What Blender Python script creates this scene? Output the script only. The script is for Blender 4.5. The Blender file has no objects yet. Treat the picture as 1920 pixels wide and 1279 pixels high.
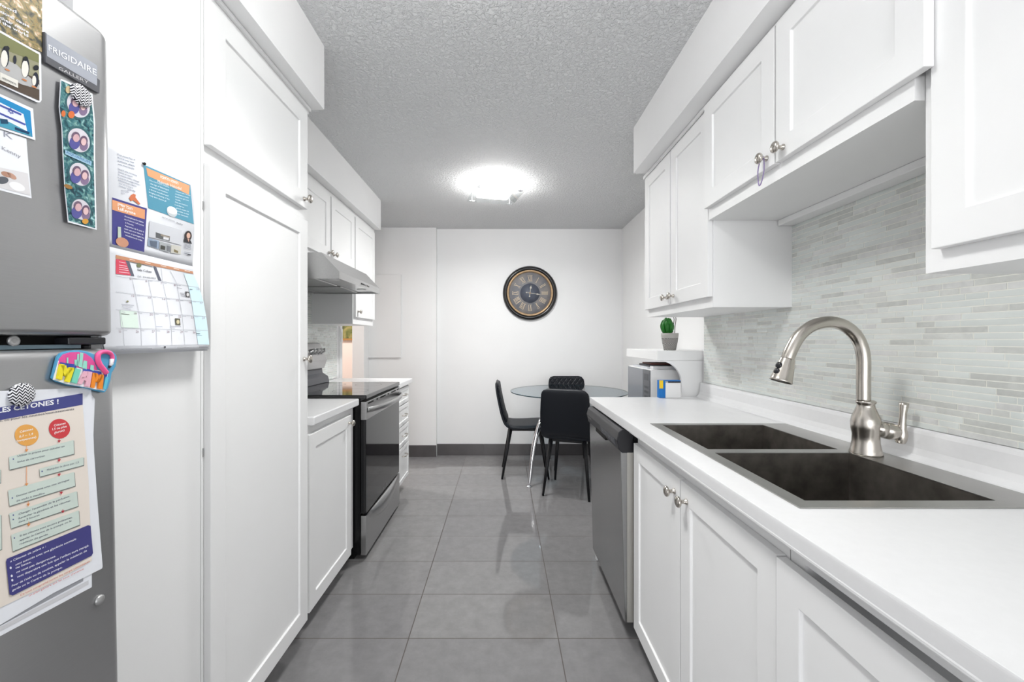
import bpy, bmesh, math, random
from mathutils import Vector, Matrix, Euler
C = bpy.context.scene.collection
PI = math.pi
random.seed(4)

# ------------------------------------------------------------------ camera
F = 790.0; CX = 942.0; CY = 638.0; H = 1.24
cam = bpy.data.cameras.new('camera'); co = bpy.data.objects.new('camera', cam); C.objects.link(co)
co.location = (0, 0, H); co.rotation_euler = (PI/2, 0, 0)
cam.sensor_width = 36; cam.lens = F/1920*36
cam.shift_x = (960-CX)/1920; cam.shift_y = (CY-639.5)/1920
cam.clip_start = .02
bpy.context.scene.camera = co

def at(px, py, Y):
    return Vector(((px-CX)*Y/F, Y, H-(py-CY)*Y/F))

# ------------------------------------------------------------------ materials
def lin(c):
    c = c/255.0
    return c/12.92 if c <= .04045 else ((c+.055)/1.055)**2.4
def rgb(h):
    if isinstance(h, str):
        h = h.lstrip('#'); h = tuple(int(h[i:i+2], 16) for i in (0, 2, 4))
    return (lin(h[0]), lin(h[1]), lin(h[2]), 1)

def new_mat(name):
    m = bpy.data.materials.new(name); m.use_nodes = True
    nt = m.node_tree; b = nt.nodes['Principled BSDF']
    return m, nt, b
def N(nt, t, **kw):
    n = nt.nodes.new(t)
    for k, v in kw.items():
        if k in n.inputs: n.inputs[k].default_value = v
        else: setattr(n, k, v)
    return n
def bump_of(nt, b, hsock, strength, dist):
    bp = N(nt, 'ShaderNodeBump'); bp.inputs['Strength'].default_value = strength; bp.inputs['Distance'].default_value = dist
    nt.links.new(hsock, bp.inputs['Height']); nt.links.new(bp.outputs['Normal'], b.inputs['Normal'])
def mat(name, col, rough=.5, metal=0, noise=0, nscale=20, stretch=None, bump=0, bscale=200, bdist=.001, spec=None, coat=0, trans=0, ior=1.45, emit=0):
    m, nt, b = new_mat(name)
    c = rgb(col)
    b.inputs['Base Color'].default_value = c
    b.inputs['Roughness'].default_value = rough; b.inputs['Metallic'].default_value = metal
    if spec is not None: b.inputs['Specular IOR Level'].default_value = spec
    if coat: b.inputs['Coat Weight'].default_value = coat; b.inputs['Coat Roughness'].default_value = .05
    if trans: b.inputs['Transmission Weight'].default_value = trans
    b.inputs['IOR'].default_value = ior
    if emit:
        b.inputs['Emission Color'].default_value = (1, .985, .96, 1); b.inputs['Emission Strength'].default_value = emit
    tc = N(nt, 'ShaderNodeTexCoord'); mp = N(nt, 'ShaderNodeMapping')
    if stretch: mp.inputs['Scale'].default_value = stretch
    nt.links.new(tc.outputs['Object'], mp.inputs['Vector'])
    ns = N(nt, 'ShaderNodeTexNoise'); ns.inputs['Scale'].default_value = nscale; ns.inputs['Detail'].default_value = 5
    nt.links.new(mp.outputs['Vector'], ns.inputs['Vector'])
    mr = N(nt, 'ShaderNodeMapRange'); mr.inputs['From Min'].default_value = .3; mr.inputs['From Max'].default_value = .7
    mr.inputs['To Min'].default_value = 1-noise; mr.inputs['To Max'].default_value = 1+noise
    nt.links.new(ns.outputs['Fac'], mr.inputs['Value'])
    mx = N(nt, 'ShaderNodeVectorMath', operation='SCALE'); mx.inputs[0].default_value = c[:3]
    nt.links.new(mr.outputs['Result'], mx.inputs['Scale']); nt.links.new(mx.outputs[0], b.inputs['Base Color'])
    if bump:
        n2 = N(nt, 'ShaderNodeTexNoise'); n2.inputs['Scale'].default_value = bscale; n2.inputs['Detail'].default_value = 3
        nt.links.new(mp.outputs['Vector'], n2.inputs['Vector'])
        bump_of(nt, b, n2.outputs['Fac'], bump, bdist)
    return m

M = {}
M['wall'] = mat('wall_paint', (243, 243, 243), .55, noise=.01, nscale=3, bump=.08, bscale=260)
M['hall'] = mat('hall_paint', (236, 222, 214), .6, noise=.01, nscale=3)
M['cab'] = mat('cabinet_paint', (242, 242, 242), .5, noise=.008, nscale=5, bump=.03, bscale=120)
M['counter'] = mat('white_laminate', (232, 232, 233), .28, noise=.012, nscale=60)
M['steel'] = mat('brushed_steel', (178, 178, 178), .3, 1, noise=.05, nscale=8, stretch=(1, 1, 60), bump=.04, bscale=8)
M['fridge'] = mat('fridge_steel', (176, 176, 177), .34, .9, noise=.02, nscale=16, stretch=(1, 1, 60), bump=.006, bscale=30)
M['hood'] = mat('hood_steel', (205, 205, 205), .3, 1, noise=.03, nscale=6, stretch=(30, 1, 30))
M['dish'] = mat('dishwasher_steel', (165, 165, 165), .24, 1, noise=.03, nscale=6, stretch=(1, 1, 30))
M['dishside'] = mat('dishwasher_edge', (190, 188, 182), .4, .6)
M['nickel'] = mat('brushed_nickel', (196, 190, 182), .24, 1, noise=.04, nscale=30)
M['chrome'] = mat('chrome', (225, 225, 228), .07, 1)
M['rim'] = mat('sink_rim_steel', (172, 171, 168), .33, 1, noise=.06, nscale=10, stretch=(1, 1, 1), bump=.03, bscale=60)
M['bowl'] = mat('sink_bowl_steel', (118, 113, 107), .36, .75, noise=.3, nscale=22, bump=.12, bscale=90)
M['black'] = mat('black_enamel', (14, 14, 16), .22, 0, noise=.05)
M['glassblack'] = mat('black_oven_glass', (10, 11, 15), .05, 0, coat=.1)
M['cooktop'] = mat('black_cooktop_glass', (13, 14, 17), .06, 0, coat=.5)
M['gapdark'] = mat('dark_recess', (16, 15, 14), .8)
M['blackplastic'] = mat('black_plastic', (30, 30, 34), .35)
M['greyplastic'] = mat('dark_grey_plastic', (84, 85, 90), .38)
M['baseb'] = mat('dark_grey_skirting_tile', (86, 83, 84), .25, noise=.08, nscale=8)
M['white'] = mat('white_plastic', (238, 238, 238), .35)
M['paper'] = mat('white_paper', (232, 234, 240), .7, noise=.01)
M['greyglass'] = mat('microwave_glass', (116, 120, 128), .08, .0, coat=.5)
M['keypad'] = mat('keypad_grey', (98, 100, 104), .3)
M['blue'] = mat('blue_card', (12, 112, 190), .45)
M['yellow'] = mat('yellow_card', (240, 200, 30), .5)
M['gold'] = mat('aged_gold', (192, 162, 126), .38, .35, noise=.12, nscale=30)
M['palegold'] = mat('pale_gold_paint', (222, 204, 176), .5, .1)
M['clockblack'] = mat('black_clock_wood', (26, 25, 26), .25, noise=.15, nscale=30, coat=.3)
M['pot'] = None
M['soil'] = mat('soil', (60, 50, 40), .9)
M['green'] = mat('succulent_green', (24, 104, 26), .45, noise=.3, nscale=40)
M['stem'] = mat('dry_stem', (58, 44, 40), .6)
M['frost'] = mat('lit_frosted_glass', (250, 250, 250), .5, emit=36)
M['frost_dim'] = mat('dimmer_frosted_glass', (250, 250, 250), .5, emit=27)
M['bronze'] = mat('bronze_cord', (140, 125, 165), .5)
M['metalbox'] = mat('painted_panel_box', (238, 238, 238), .4)
M['silverdot'] = mat('silver_plug', (170, 170, 170), .35, .6)
M['teal'] = mat('hinge_metal', (110, 128, 138), .3, .8)

# clear glass
def glassmat(name, col, rough=0, fac=.1):
    m, nt, b = new_mat(name)
    for n in list(nt.nodes):
        if n.type != 'OUTPUT_MATERIAL': nt.nodes.remove(n)
    out = [n for n in nt.nodes if n.type == 'OUTPUT_MATERIAL'][0]
    tr = N(nt, 'ShaderNodeBsdfTransparent'); tr.inputs['Color'].default_value = rgb(col)
    gl = N(nt, 'ShaderNodeBsdfGlossy'); gl.inputs['Roughness'].default_value = .02
    fr = N(nt, 'ShaderNodeFresnel'); fr.inputs['IOR'].default_value = 1.5
    ad = N(nt, 'ShaderNodeMath', operation='ADD'); ad.inputs[1].default_value = fac; ad.use_clamp = True
    mx = N(nt, 'ShaderNodeMixShader')
    geo = N(nt, 'ShaderNodeNewGeometry'); inv = N(nt, 'ShaderNodeMath', operation='SUBTRACT'); inv.inputs[0].default_value = 1
    mul = N(nt, 'ShaderNodeMath', operation='MULTIPLY'); fr.inputs['IOR'].default_value = 1.45
    nt.links.new(geo.outputs['Backfacing'], inv.inputs[1]); nt.links.new(inv.outputs[0], mul.inputs[1])
    nt.links.new(fr.outputs[0], ad.inputs[0]); nt.links.new(ad.outputs[0], mul.inputs[0]); nt.links.new(mul.outputs[0], mx.inputs[0])
    nt.links.new(tr.outputs[0], mx.inputs[1]); nt.links.new(gl.outputs[0], mx.inputs[2]); nt.links.new(mx.outputs[0], out.inputs['Surface'])
    return m
M['tableglass'] = glassmat('table_glass', (214, 226, 232), fac=.06)
M['lampglass'] = glassmat('lamp_glass', (248, 250, 250), fac=.1)
M['glassedge'] = mat('glass_edge', (40, 62, 70), .15)

# floor tile
def floor_mat():
    m, nt, b = new_mat('grey_floor_tile')
    tc = N(nt, 'ShaderNodeTexCoord'); mp = N(nt, 'ShaderNodeMapping'); mp.inputs['Location'].default_value = (.390+.622*8, -1.752+.305*20, 0)
    nt.links.new(tc.outputs['Object'], mp.inputs['Vector'])
    br = N(nt, 'ShaderNodeTexBrick'); br.offset = 0; br.squash = 1
    br.inputs['Scale'].default_value = 1; br.inputs['Brick Width'].default_value = .622; br.inputs['Row Height'].default_value = .305
    br.inputs['Mortar Size'].default_value = .0022; br.inputs['Mortar Smooth'].default_value = .1
    br.inputs['Color1'].default_value = rgb((129, 128, 129)); br.inputs['Color2'].default_value = rgb((136, 135, 135)); br.inputs['Mortar'].default_value = rgb((84, 78, 74))
    nt.links.new(mp.outputs['Vector'], br.inputs['Vector'])
    n1 = N(nt, 'ShaderNodeTexNoise'); n1.inputs['Scale'].default_value = 16; n1.inputs['Detail'].default_value = 12; n1.inputs['Roughness'].default_value = .7
    nt.links.new(tc.outputs['Object'], n1.inputs['Vector'])
    mr = N(nt, 'ShaderNodeMapRange'); mr.inputs['From Min'].default_value = .3; mr.inputs['From Max'].default_value = .7; mr.inputs['To Min'].default_value = .9; mr.inputs['To Max'].default_value = 1.12
    nt.links.new(n1.outputs['Fac'], mr.inputs['Value'])
    sc = N(nt, 'ShaderNodeVectorMath', operation='SCALE'); nt.links.new(br.outputs['Color'], sc.inputs[0]); nt.links.new(mr.outputs['Result'], sc.inputs['Scale'])
    nt.links.new(sc.outputs[0], b.inputs['Base Color'])
    r = N(nt, 'ShaderNodeMapRange'); r.inputs['To Min'].default_value = .055; r.inputs['To Max'].default_value = .7
    nt.links.new(br.outputs['Fac'], r.inputs['Value']); nt.links.new(r.outputs['Result'], b.inputs['Roughness'])
    bump_of(nt, b, br.outputs['Fac'], -.3, .001)
    return m
M['floor'] = floor_mat()
def ceil_mat():
    m, nt, b = new_mat('stippled_ceiling')
    b.inputs['Base Color'].default_value = rgb((236, 237, 238)); b.inputs['Roughness'].default_value = .8
    tc = N(nt, 'ShaderNodeTexCoord')
    n1 = N(nt, 'ShaderNodeTexNoise'); n1.inputs['Scale'].default_value = 66; n1.inputs['Detail'].default_value = 4; n1.inputs['Roughness'].default_value = .6; n1.inputs['Distortion'].default_value = .6
    nt.links.new(tc.outputs['Object'], n1.inputs['Vector'])
    cr = N(nt, 'ShaderNodeValToRGB'); cr.color_ramp.elements[0].position = .42; cr.color_ramp.elements[1].position = .62
    nt.links.new(n1.outputs['Fac'], cr.inputs['Fac'])
    bump_of(nt, b, cr.outputs['Color'], .9, .006)
    return m
M['ceiling'] = ceil_mat()

# vertex colour print material (colours of the printed ink)
def print_mat(name, rough=.55, metal=0):
    m, nt, b = new_mat(name)
    a = N(nt, 'ShaderNodeAttribute'); a.attribute_name = 'ink'
    nt.links.new(a.outputs['Color'], b.inputs['Base Color']); b.inputs['Roughness'].default_value = rough; b.inputs['Metallic'].default_value = metal
    return m
M['ink'] = print_mat('printed_ink'); M['gloss_ink'] = print_mat('glossy_print', .25)
def tile_mat():
    m, nt, b = new_mat('mosaic_tile')
    a = N(nt, 'ShaderNodeAttribute'); a.attribute_name = 'ink'
    tc = N(nt, 'ShaderNodeTexCoord'); n1 = N(nt, 'ShaderNodeTexNoise'); n1.inputs['Scale'].default_value = 28; n1.inputs['Detail'].default_value = 8; n1.inputs['Distortion'].default_value = 1.2
    nt.links.new(tc.outputs['Object'], n1.inputs['Vector'])
    mr = N(nt, 'ShaderNodeMapRange'); mr.inputs['From Min'].default_value = .35; mr.inputs['From Max'].default_value = .7; mr.inputs['To Min'].default_value = .9; mr.inputs['To Max'].default_value = 1.05
    nt.links.new(n1.outputs['Fac'], mr.inputs['Value'])
    # alpha of the attribute: 1 = marble (veined, matt), 0 = glass
    mx = N(nt, 'ShaderNodeMix', data_type='FLOAT'); mx.inputs['A'].default_value = 1.0
    nt.links.new(a.outputs['Alpha'], mx.inputs['Factor']); nt.links.new(mr.outputs['Result'], mx.inputs['B'])
    sc = N(nt, 'ShaderNodeVectorMath', operation='SCALE'); nt.links.new(a.outputs['Color'], sc.inputs[0]); nt.links.new(mx.outputs['Result'], sc.inputs['Scale'])
    nt.links.new(sc.outputs[0], b.inputs['Base Color'])
    r = N(nt, 'ShaderNodeMapRange'); r.inputs['To Min'].default_value = .12; r.inputs['To Max'].default_value = .45
    nt.links.new(a.outputs['Alpha'], r.inputs['Value']); nt.links.new(r.outputs['Result'], b.inputs['Roughness'])
    return m
M['mosaic'] = tile_mat()
M['grout'] = mat('pale_grout', (243, 243, 236), .8)

def chevron_mat(name, fy, fz, amp, c0, c1, ax='Y', az='Z', rough=.25):
    m, nt, b = new_mat(name)
    tc = N(nt, 'ShaderNodeTexCoord'); sx = N(nt, 'ShaderNodeSeparateXYZ'); nt.links.new(tc.outputs['Object'], sx.inputs[0])
    pp = N(nt, 'ShaderNodeMath', operation='PINGPONG'); pp.inputs[1].default_value = fy; nt.links.new(sx.outputs[ax], pp.inputs[0])
    mu = N(nt, 'ShaderNodeMath', operation='MULTIPLY'); mu.inputs[1].default_value = amp; nt.links.new(pp.outputs[0], mu.inputs[0])
    ad = N(nt, 'ShaderNodeMath', operation='ADD'); nt.links.new(mu.outputs[0], ad.inputs[0]); nt.links.new(sx.outputs[az], ad.inputs[1])
    p2 = N(nt, 'ShaderNodeMath', operation='PINGPONG'); p2.inputs[1].default_value = fz; nt.links.new(ad.outputs[0], p2.inputs[0])
    gt = N(nt, 'ShaderNodeMath', operation='GREATER_THAN'); gt.inputs[1].default_value = fz*.5; nt.links.new(p2.outputs[0], gt.inputs[0])
    mx = N(nt, 'ShaderNodeMix', data_type='RGBA'); mx.inputs['A'].default_value = rgb(c0); mx.inputs['B'].default_value = rgb(c1)
    nt.links.new(gt.outputs[0], mx.inputs['Factor']); nt.links.new(mx.outputs['Result'], b.inputs['Base Color']); b.inputs['Roughness'].default_value = rough
    return m
M['chevron'] = chevron_mat('chevron_button', .0035, .0022, 1.2, (24, 26, 36), (236, 236, 240), rough=.12)
def pot_mat():
    m, nt, b = new_mat('patterned_pot')
    tc = N(nt, 'ShaderNodeTexCoord'); sx = N(nt, 'ShaderNodeSeparateXYZ'); nt.links.new(tc.outputs['Object'], sx.inputs[0])
    w = N(nt, 'ShaderNodeMath', operation='PINGPONG'); w.inputs[1].default_value = .006; nt.links.new(sx.outputs['X'], w.inputs[0])
    ad = N(nt, 'ShaderNodeMath', operation='ADD'); nt.links.new(w.outputs[0], ad.inputs[0]); nt.links.new(sx.outputs['Z'], ad.inputs[1])
    p2 = N(nt, 'ShaderNodeMath', operation='PINGPONG'); p2.inputs[1].default_value = .0035; nt.links.new(ad.outputs[0], p2.inputs[0])
    gt = N(nt, 'ShaderNodeMath', operation='GREATER_THAN'); gt.inputs[1].default_value = .0019; nt.links.new(p2.outputs[0], gt.inputs[0])
    lo = N(nt, 'ShaderNodeMath', operation='LESS_THAN'); lo.inputs[1].default_value = .075; nt.links.new(sx.outputs['Z'], lo.inputs[0])
    an = N(nt, 'ShaderNodeMath', operation='MULTIPLY'); nt.links.new(gt.outputs[0], an.inputs[0]); nt.links.new(lo.outputs[0], an.inputs[1])
    mx = N(nt, 'ShaderNodeMix', data_type='RGBA'); mx.inputs['A'].default_value = rgb((176, 174, 170)); mx.inputs['B'].default_value = rgb((58, 54, 54))
    nt.links.new(an.outputs[0], mx.inputs['Factor']); nt.links.new(mx.outputs['Result'], b.inputs['Base Color']); b.inputs['Roughness'].default_value = .6
    return m
M['pot'] = pot_mat()
def leather(name, quilt):
    m, nt, b = new_mat(name)
    b.inputs['Base Color'].default_value = rgb((17, 21, 29)); b.inputs['Roughness'].default_value = .48; b.inputs['Specular IOR Level'].default_value = .35
    if quilt:
        tc = N(nt, 'ShaderNodeTexCoord'); sx = N(nt, 'ShaderNodeSeparateXYZ'); nt.links.new(tc.outputs['Object'], sx.inputs[0])
        hs = []
        for s in (1, -1):
            mu = N(nt, 'ShaderNodeMath', operation='MULTIPLY'); mu.inputs[1].default_value = s*.8; nt.links.new(sx.outputs['Z'], mu.inputs[0])
            ad = N(nt, 'ShaderNodeMath', operation='ADD'); nt.links.new(sx.outputs['X'], ad.inputs[0]); nt.links.new(mu.outputs[0], ad.inputs[1])
            pp = N(nt, 'ShaderNodeMath', operation='PINGPONG'); pp.inputs[1].default_value = .024; nt.links.new(ad.outputs[0], pp.inputs[0])
            hs.append(pp)
        mn = N(nt, 'ShaderNodeMath', operation='MINIMUM'); nt.links.new(hs[0].outputs[0], mn.inputs[0]); nt.links.new(hs[1].outputs[0], mn.inputs[1])
        mr = N(nt, 'ShaderNodeMapRange'); mr.inputs['From Max'].default_value = .012; nt.links.new(mn.outputs[0], mr.inputs['Value'])
        bump_of(nt, b, mr.outputs['Result'], .9, .0045)
    else:
        tc = N(nt, 'ShaderNodeTexCoord'); n1 = N(nt, 'ShaderNodeTexNoise'); n1.inputs['Scale'].default_value = 300; nt.links.new(tc.outputs['Object'], n1.inputs['Vector'])
        bump_of(nt, b, n1.outputs['Fac'], .1, .001)
    return m
M['leather'] = leather('black_leatherette', False); M['quilt'] = leather('quilted_leatherette', True)
M['chairleg'] = mat('black_metal_leg', (10, 11, 16), .5)
def foliage_card():
    m, nt, b = new_mat('autumn_leaf_print')
    tc = N(nt, 'ShaderNodeTexCoord'); n1 = N(nt, 'ShaderNodeTexNoise'); n1.inputs['Scale'].default_value = 90; n1.inputs['Detail'].default_value = 6; n1.inputs['Distortion'].default_value = .7
    nt.links.new(tc.outputs['Object'], n1.inputs['Vector'])
    cr = N(nt, 'ShaderNodeValToRGB'); e = cr.color_ramp.elements; e[0].position = .36; e[0].color = rgb((40, 42, 34)); e[1].position = .68; e[1].color = rgb((214, 214, 196))
    for p, c in ((.44, (92, 88, 58)), (.5, (150, 124, 66)), (.55, (120, 120, 82)), (.6, (186, 150, 106))):
        x = e.new(p); x.color = rgb(c)
    nt.links.new(n1.outputs['Fac'], cr.inputs['Fac']); nt.links.new(cr.outputs['Color'], b.inputs['Base Color']); b.inputs['Roughness'].default_value = .4
    return m
M['foliage'] = foliage_card()
def reef():
    m, nt, b = new_mat('sea_reef_print')
    tc = N(nt, 'ShaderNodeTexCoord'); n1 = N(nt, 'ShaderNodeTexNoise'); n1.inputs['Scale'].default_value = 120; n1.inputs['Detail'].default_value = 5; n1.inputs['Distortion'].default_value = 1
    nt.links.new(tc.outputs['Object'], n1.inputs['Vector'])
    cr = N(nt, 'ShaderNodeValToRGB'); e = cr.color_ramp.elements; e[0].position = .36; e[0].color = rgb((18, 52, 66)); e[1].position = .68; e[1].color = rgb((160, 200, 206))
    for p, c in ((.46, (42, 98, 106)), (.54, (78, 128, 132)), (.6, (112, 150, 140))):
        x = e.new(p); x.color = rgb(c)
    nt.links.new(n1.outputs['Fac'], cr.inputs['Fac']); nt.links.new(cr.outputs['Color'], b.inputs['Base Color']); b.inputs['Roughness'].default_value = .3
    return m
M['reef'] = reef()
def painting():
    m, nt, b = new_mat('landscape_canvas')
    tc = N(nt, 'ShaderNodeTexCoord'); n1 = N(nt, 'ShaderNodeTexNoise'); n1.inputs['Scale'].default_value = 9; n1.inputs['Detail'].default_value = 7; n1.inputs['Distortion'].default_value = .6
    nt.links.new(tc.outputs['Object'], n1.inputs['Vector'])
    cr = N(nt, 'ShaderNodeValToRGB'); e = cr.color_ramp.elements; e[0].position = .35; e[0].color = rgb((70, 74, 44)); e[1].position = .7; e[1].color = rgb((206, 186, 160))
    for p, c in ((.45, (96, 102, 52)), (.52, (128, 128, 72)), (.6, (160, 142, 94))):
        x = e.new(p); x.color = rgb(c)
    nt.links.new(n1.outputs['Fac'], cr.inputs['Fac']); nt.links.new(cr.outputs['Color'], b.inputs['Base Color'])
    return m
M['canvas'] = painting()
def dial_mat():
    m, nt, b = new_mat('aged_dial')
    tc = N(nt, 'ShaderNodeTexCoord'); n1 = N(nt, 'ShaderNodeTexNoise'); n1.inputs['Scale'].default_value = 9; n1.inputs['Detail'].default_value = 8
    nt.links.new(tc.outputs['Object'], n1.inputs['Vector'])
    cr = N(nt, 'ShaderNodeValToRGB'); e = cr.color_ramp.elements; e[0].position = .35; e[0].color = rgb((112, 115, 124)); e[1].position = .65; e[1].color = rgb((142, 138, 136))
    nt.links.new(n1.outputs['Fac'], cr.inputs['Fac']); nt.links.new(cr.outputs['Color'], b.inputs['Base Color']); b.inputs['Roughness'].default_value = .5
    return m
M['dial'] = dial_mat()
M['dialdark'] = mat('dark_dial_centre', (84, 89, 102), .5, noise=.08, nscale=30)

# ------------------------------------------------------------------ mesh builder (world coordinates)
class MB:
    def __init__(s): s.v = []; s.f = []; s.sm = []; s.c = []
    def add(s, vs, fs, smooth=False, col=None):
        o = len(s.v); s.v += [Vector(v) for v in vs]
        for f in fs: s.f.append([i+o for i in f]); s.sm.append(smooth); s.c.append(col)
        return s
    def box(s, x0, x1, y0, y1, z0, z1, col=None):
        if x0 > x1: x0, x1 = x1, x0
        if y0 > y1: y0, y1 = y1, y0
        if z0 > z1: z0, z1 = z1, z0
        v = [(x0,y0,z0),(x1,y0,z0),(x1,y1,z0),(x0,y1,z0),(x0,y0,z1),(x1,y0,z1),(x1,y1,z1),(x0,y1,z1)]
        return s.add(v, [(0,3,2,1),(4,5,6,7),(0,1,5,4),(1,2,6,5),(2,3,7,6),(3,0,4,7)], col=col)
    def prism(s, pts, d, col=None, smooth=False):
        pts = [Vector(p) for p in pts]; d = Vector(d); n = len(pts)
        nrm = Vector((0,0,0))
        for i in range(n): nrm += (pts[i]-pts[0]).cross(pts[(i+1) % n]-pts[0])
        if nrm.dot(d) < 0: pts.reverse()
        s.add(pts+[p+d for p in pts], [list(range(n))[::-1], list(range(n, 2*n))], col=col)
        o = len(s.v)-2*n
        for i in range(n):
            s.f.append([o+i, o+(i+1) % n, o+n+(i+1) % n, o+n+i]); s.sm.append(smooth); s.c.append(col)
        return s
    def lathe(s, o, axis, prof, n=24, caps=True, sx=1):
        o = Vector(o); a = Vector(axis).normalized()
        u = a.orthogonal().normalized(); w = a.cross(u)
        vs = []
        for (t, r) in prof:
            for k in range(n):
                an = 2*PI*k/n; vs.append(o+a*t+u*(r*math.cos(an))+w*(r*math.sin(an)))
        fs = []
        for i in range(len(prof)-1):
            for k in range(n):
                fs.append((i*n+k, i*n+(k+1) % n, (i+1)*n+(k+1) % n, (i+1)*n+k))
        s.add(vs, fs, True)
        if caps:
            b = len(s.v)-len(vs)
            s.f.append([b+k for k in range(n)][::-1]); s.sm.append(False); s.c.append(None)
            e = b+(len(prof)-1)*n
            s.f.append([e+k for k in range(n)]); s.sm.append(False); s.c.append(None)
        return s
    def tube(s, pts, rad, n=14, flat=1.0, ref=None):
        pts = [Vector(p) for p in pts]; m = len(pts)
        rs = rad if isinstance(rad, (list, tuple)) else [rad]*m
        vs = []; u = None
        for i, p in enumerate(pts):
            t = (pts[min(i+1, m-1)]-pts[max(i-1, 0)]).normalized()
            if u is None: u = (Vector(ref) if ref else t.orthogonal())
            u = (u-t*u.dot(t)).normalized(); w = t.cross(u)
            for k in range(n):
                an = 2*PI*k/n; vs.append(p+u*(rs[i]*math.cos(an))+w*(rs[i]*flat*math.sin(an)))
        fs = [(i*n+k, i*n+(k+1) % n, (i+1)*n+(k+1) % n, (i+1)*n+k) for i in range(m-1) for k in range(n)]
        s.add(vs, fs, True); b = len(s.v)-len(vs)
        s.f.append([b+k for k in range(n)][::-1]); s.sm.append(False); s.c.append(None)
        e = b+(m-1)*n; s.f.append([e+k for k in range(n)]); s.sm.append(False); s.c.append(None)
        return s

def wm(o):
    m = o.matrix_basis.copy() if False else Matrix.LocRotScale(o.location, o.rotation_euler, o.scale)
    return wm(o.parent) @ m if o.parent else m

def smooth_path(pts, k=6):
    pts = [Vector(p) for p in pts]; out = []
    for i in range(len(pts)-1):
        p0 = pts[max(i-1, 0)]; p1 = pts[i]; p2 = pts[i+1]; p3 = pts[min(i+2, len(pts)-1)]
        for j in range(k):
            t = j/k
            out.append(.5*((2*p1)+(-p0+p2)*t+(2*p0-5*p1+4*p2-p3)*t*t+(-p0+3*p1-3*p2+p3)*t**3))
    out.append(pts[-1]); return out

def part(name, mb, mt, parent=None, bevel=0, seg=2, matrix=None, label=None, angle=.6):
    me = bpy.data.meshes.new(name)
    o = bpy.data.objects.new(name, me); C.objects.link(o)
    if parent: o.parent = parent
    if matrix is not None and not parent:
        l, r, sc = matrix.decompose(); o.location = l; o.rotation_euler = r.to_euler()
    inv = wm(o).inverted()
    me.from_pydata([tuple(inv @ v) for v in mb.v], [], mb.f)
    me.polygons.foreach_set('use_smooth', mb.sm)
    if any(c is not None for c in mb.c):
        at_ = me.color_attributes.new('ink', 'FLOAT_COLOR', 'CORNER')
        arr = []
        for p, c in zip(me.polygons, mb.c):
            c = c or (1, 1, 1, 1); arr += list(c)*len(p.vertices)
        at_.data.foreach_set('color', arr)
    me.materials.append(mt); me.update()
    if bevel:
        b = o.modifiers.new('edge_softening', 'BEVEL'); b.width = bevel; b.segments = seg; b.limit_method = 'ANGLE'; b.angle_limit = angle
    if label: o['label'] = label
    return o
def thing(name, label, cat, loc=(0,0,0), rotz=0, group=None, matrix=None):
    o = bpy.data.objects.new(name, None); C.objects.link(o); o.empty_display_size = .1
    if matrix is not None:
        l, r, sc = matrix.decompose(); o.location = l; o.rotation_euler = r.to_euler()
    else: o.location = loc; o.rotation_euler = (0, 0, rotz)
    return tag(o, label, cat, group)
def tag(o, label, cat, group=None):
    o['label'] = label; o['category'] = cat
    if group: o['group'] = group
    return o
def struct(name, mb, mt, bevel=0, **kw):
    o = part(name, mb, mt, bevel=bevel, **kw); o['kind'] = 'structure'; return o

# ------------------------------------------------------------------ flat print helper
_tc = {}
def text_mesh(s, bold=0):
    k = (s, bold)
    if k in _tc: return _tc[k]
    cu = bpy.data.curves.new('lettering', 'FONT'); cu.body = s; cu.size = 1; cu.offset = bold; cu.resolution_u = 2
    ob = bpy.data.objects.new('lettering', cu); C.objects.link(ob)
    dg = bpy.context.evaluated_depsgraph_get(); dg.update()
    me = ob.evaluated_get(dg).to_mesh()
    vs = [(v.co.x, v.co.y) for v in me.vertices]; fs = [list(p.vertices) for p in me.polygons]
    ob.evaluated_get(dg).to_mesh_clear()
    bpy.data.objects.remove(ob); bpy.data.curves.remove(cu)
    w0 = min([v[0] for v in vs] or [0]); w1 = max([v[0] for v in vs] or [1])
    _tc[k] = ([(x-w0, y) for x, y in vs], fs, max(w1-w0, .01)); return _tc[k]

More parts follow.
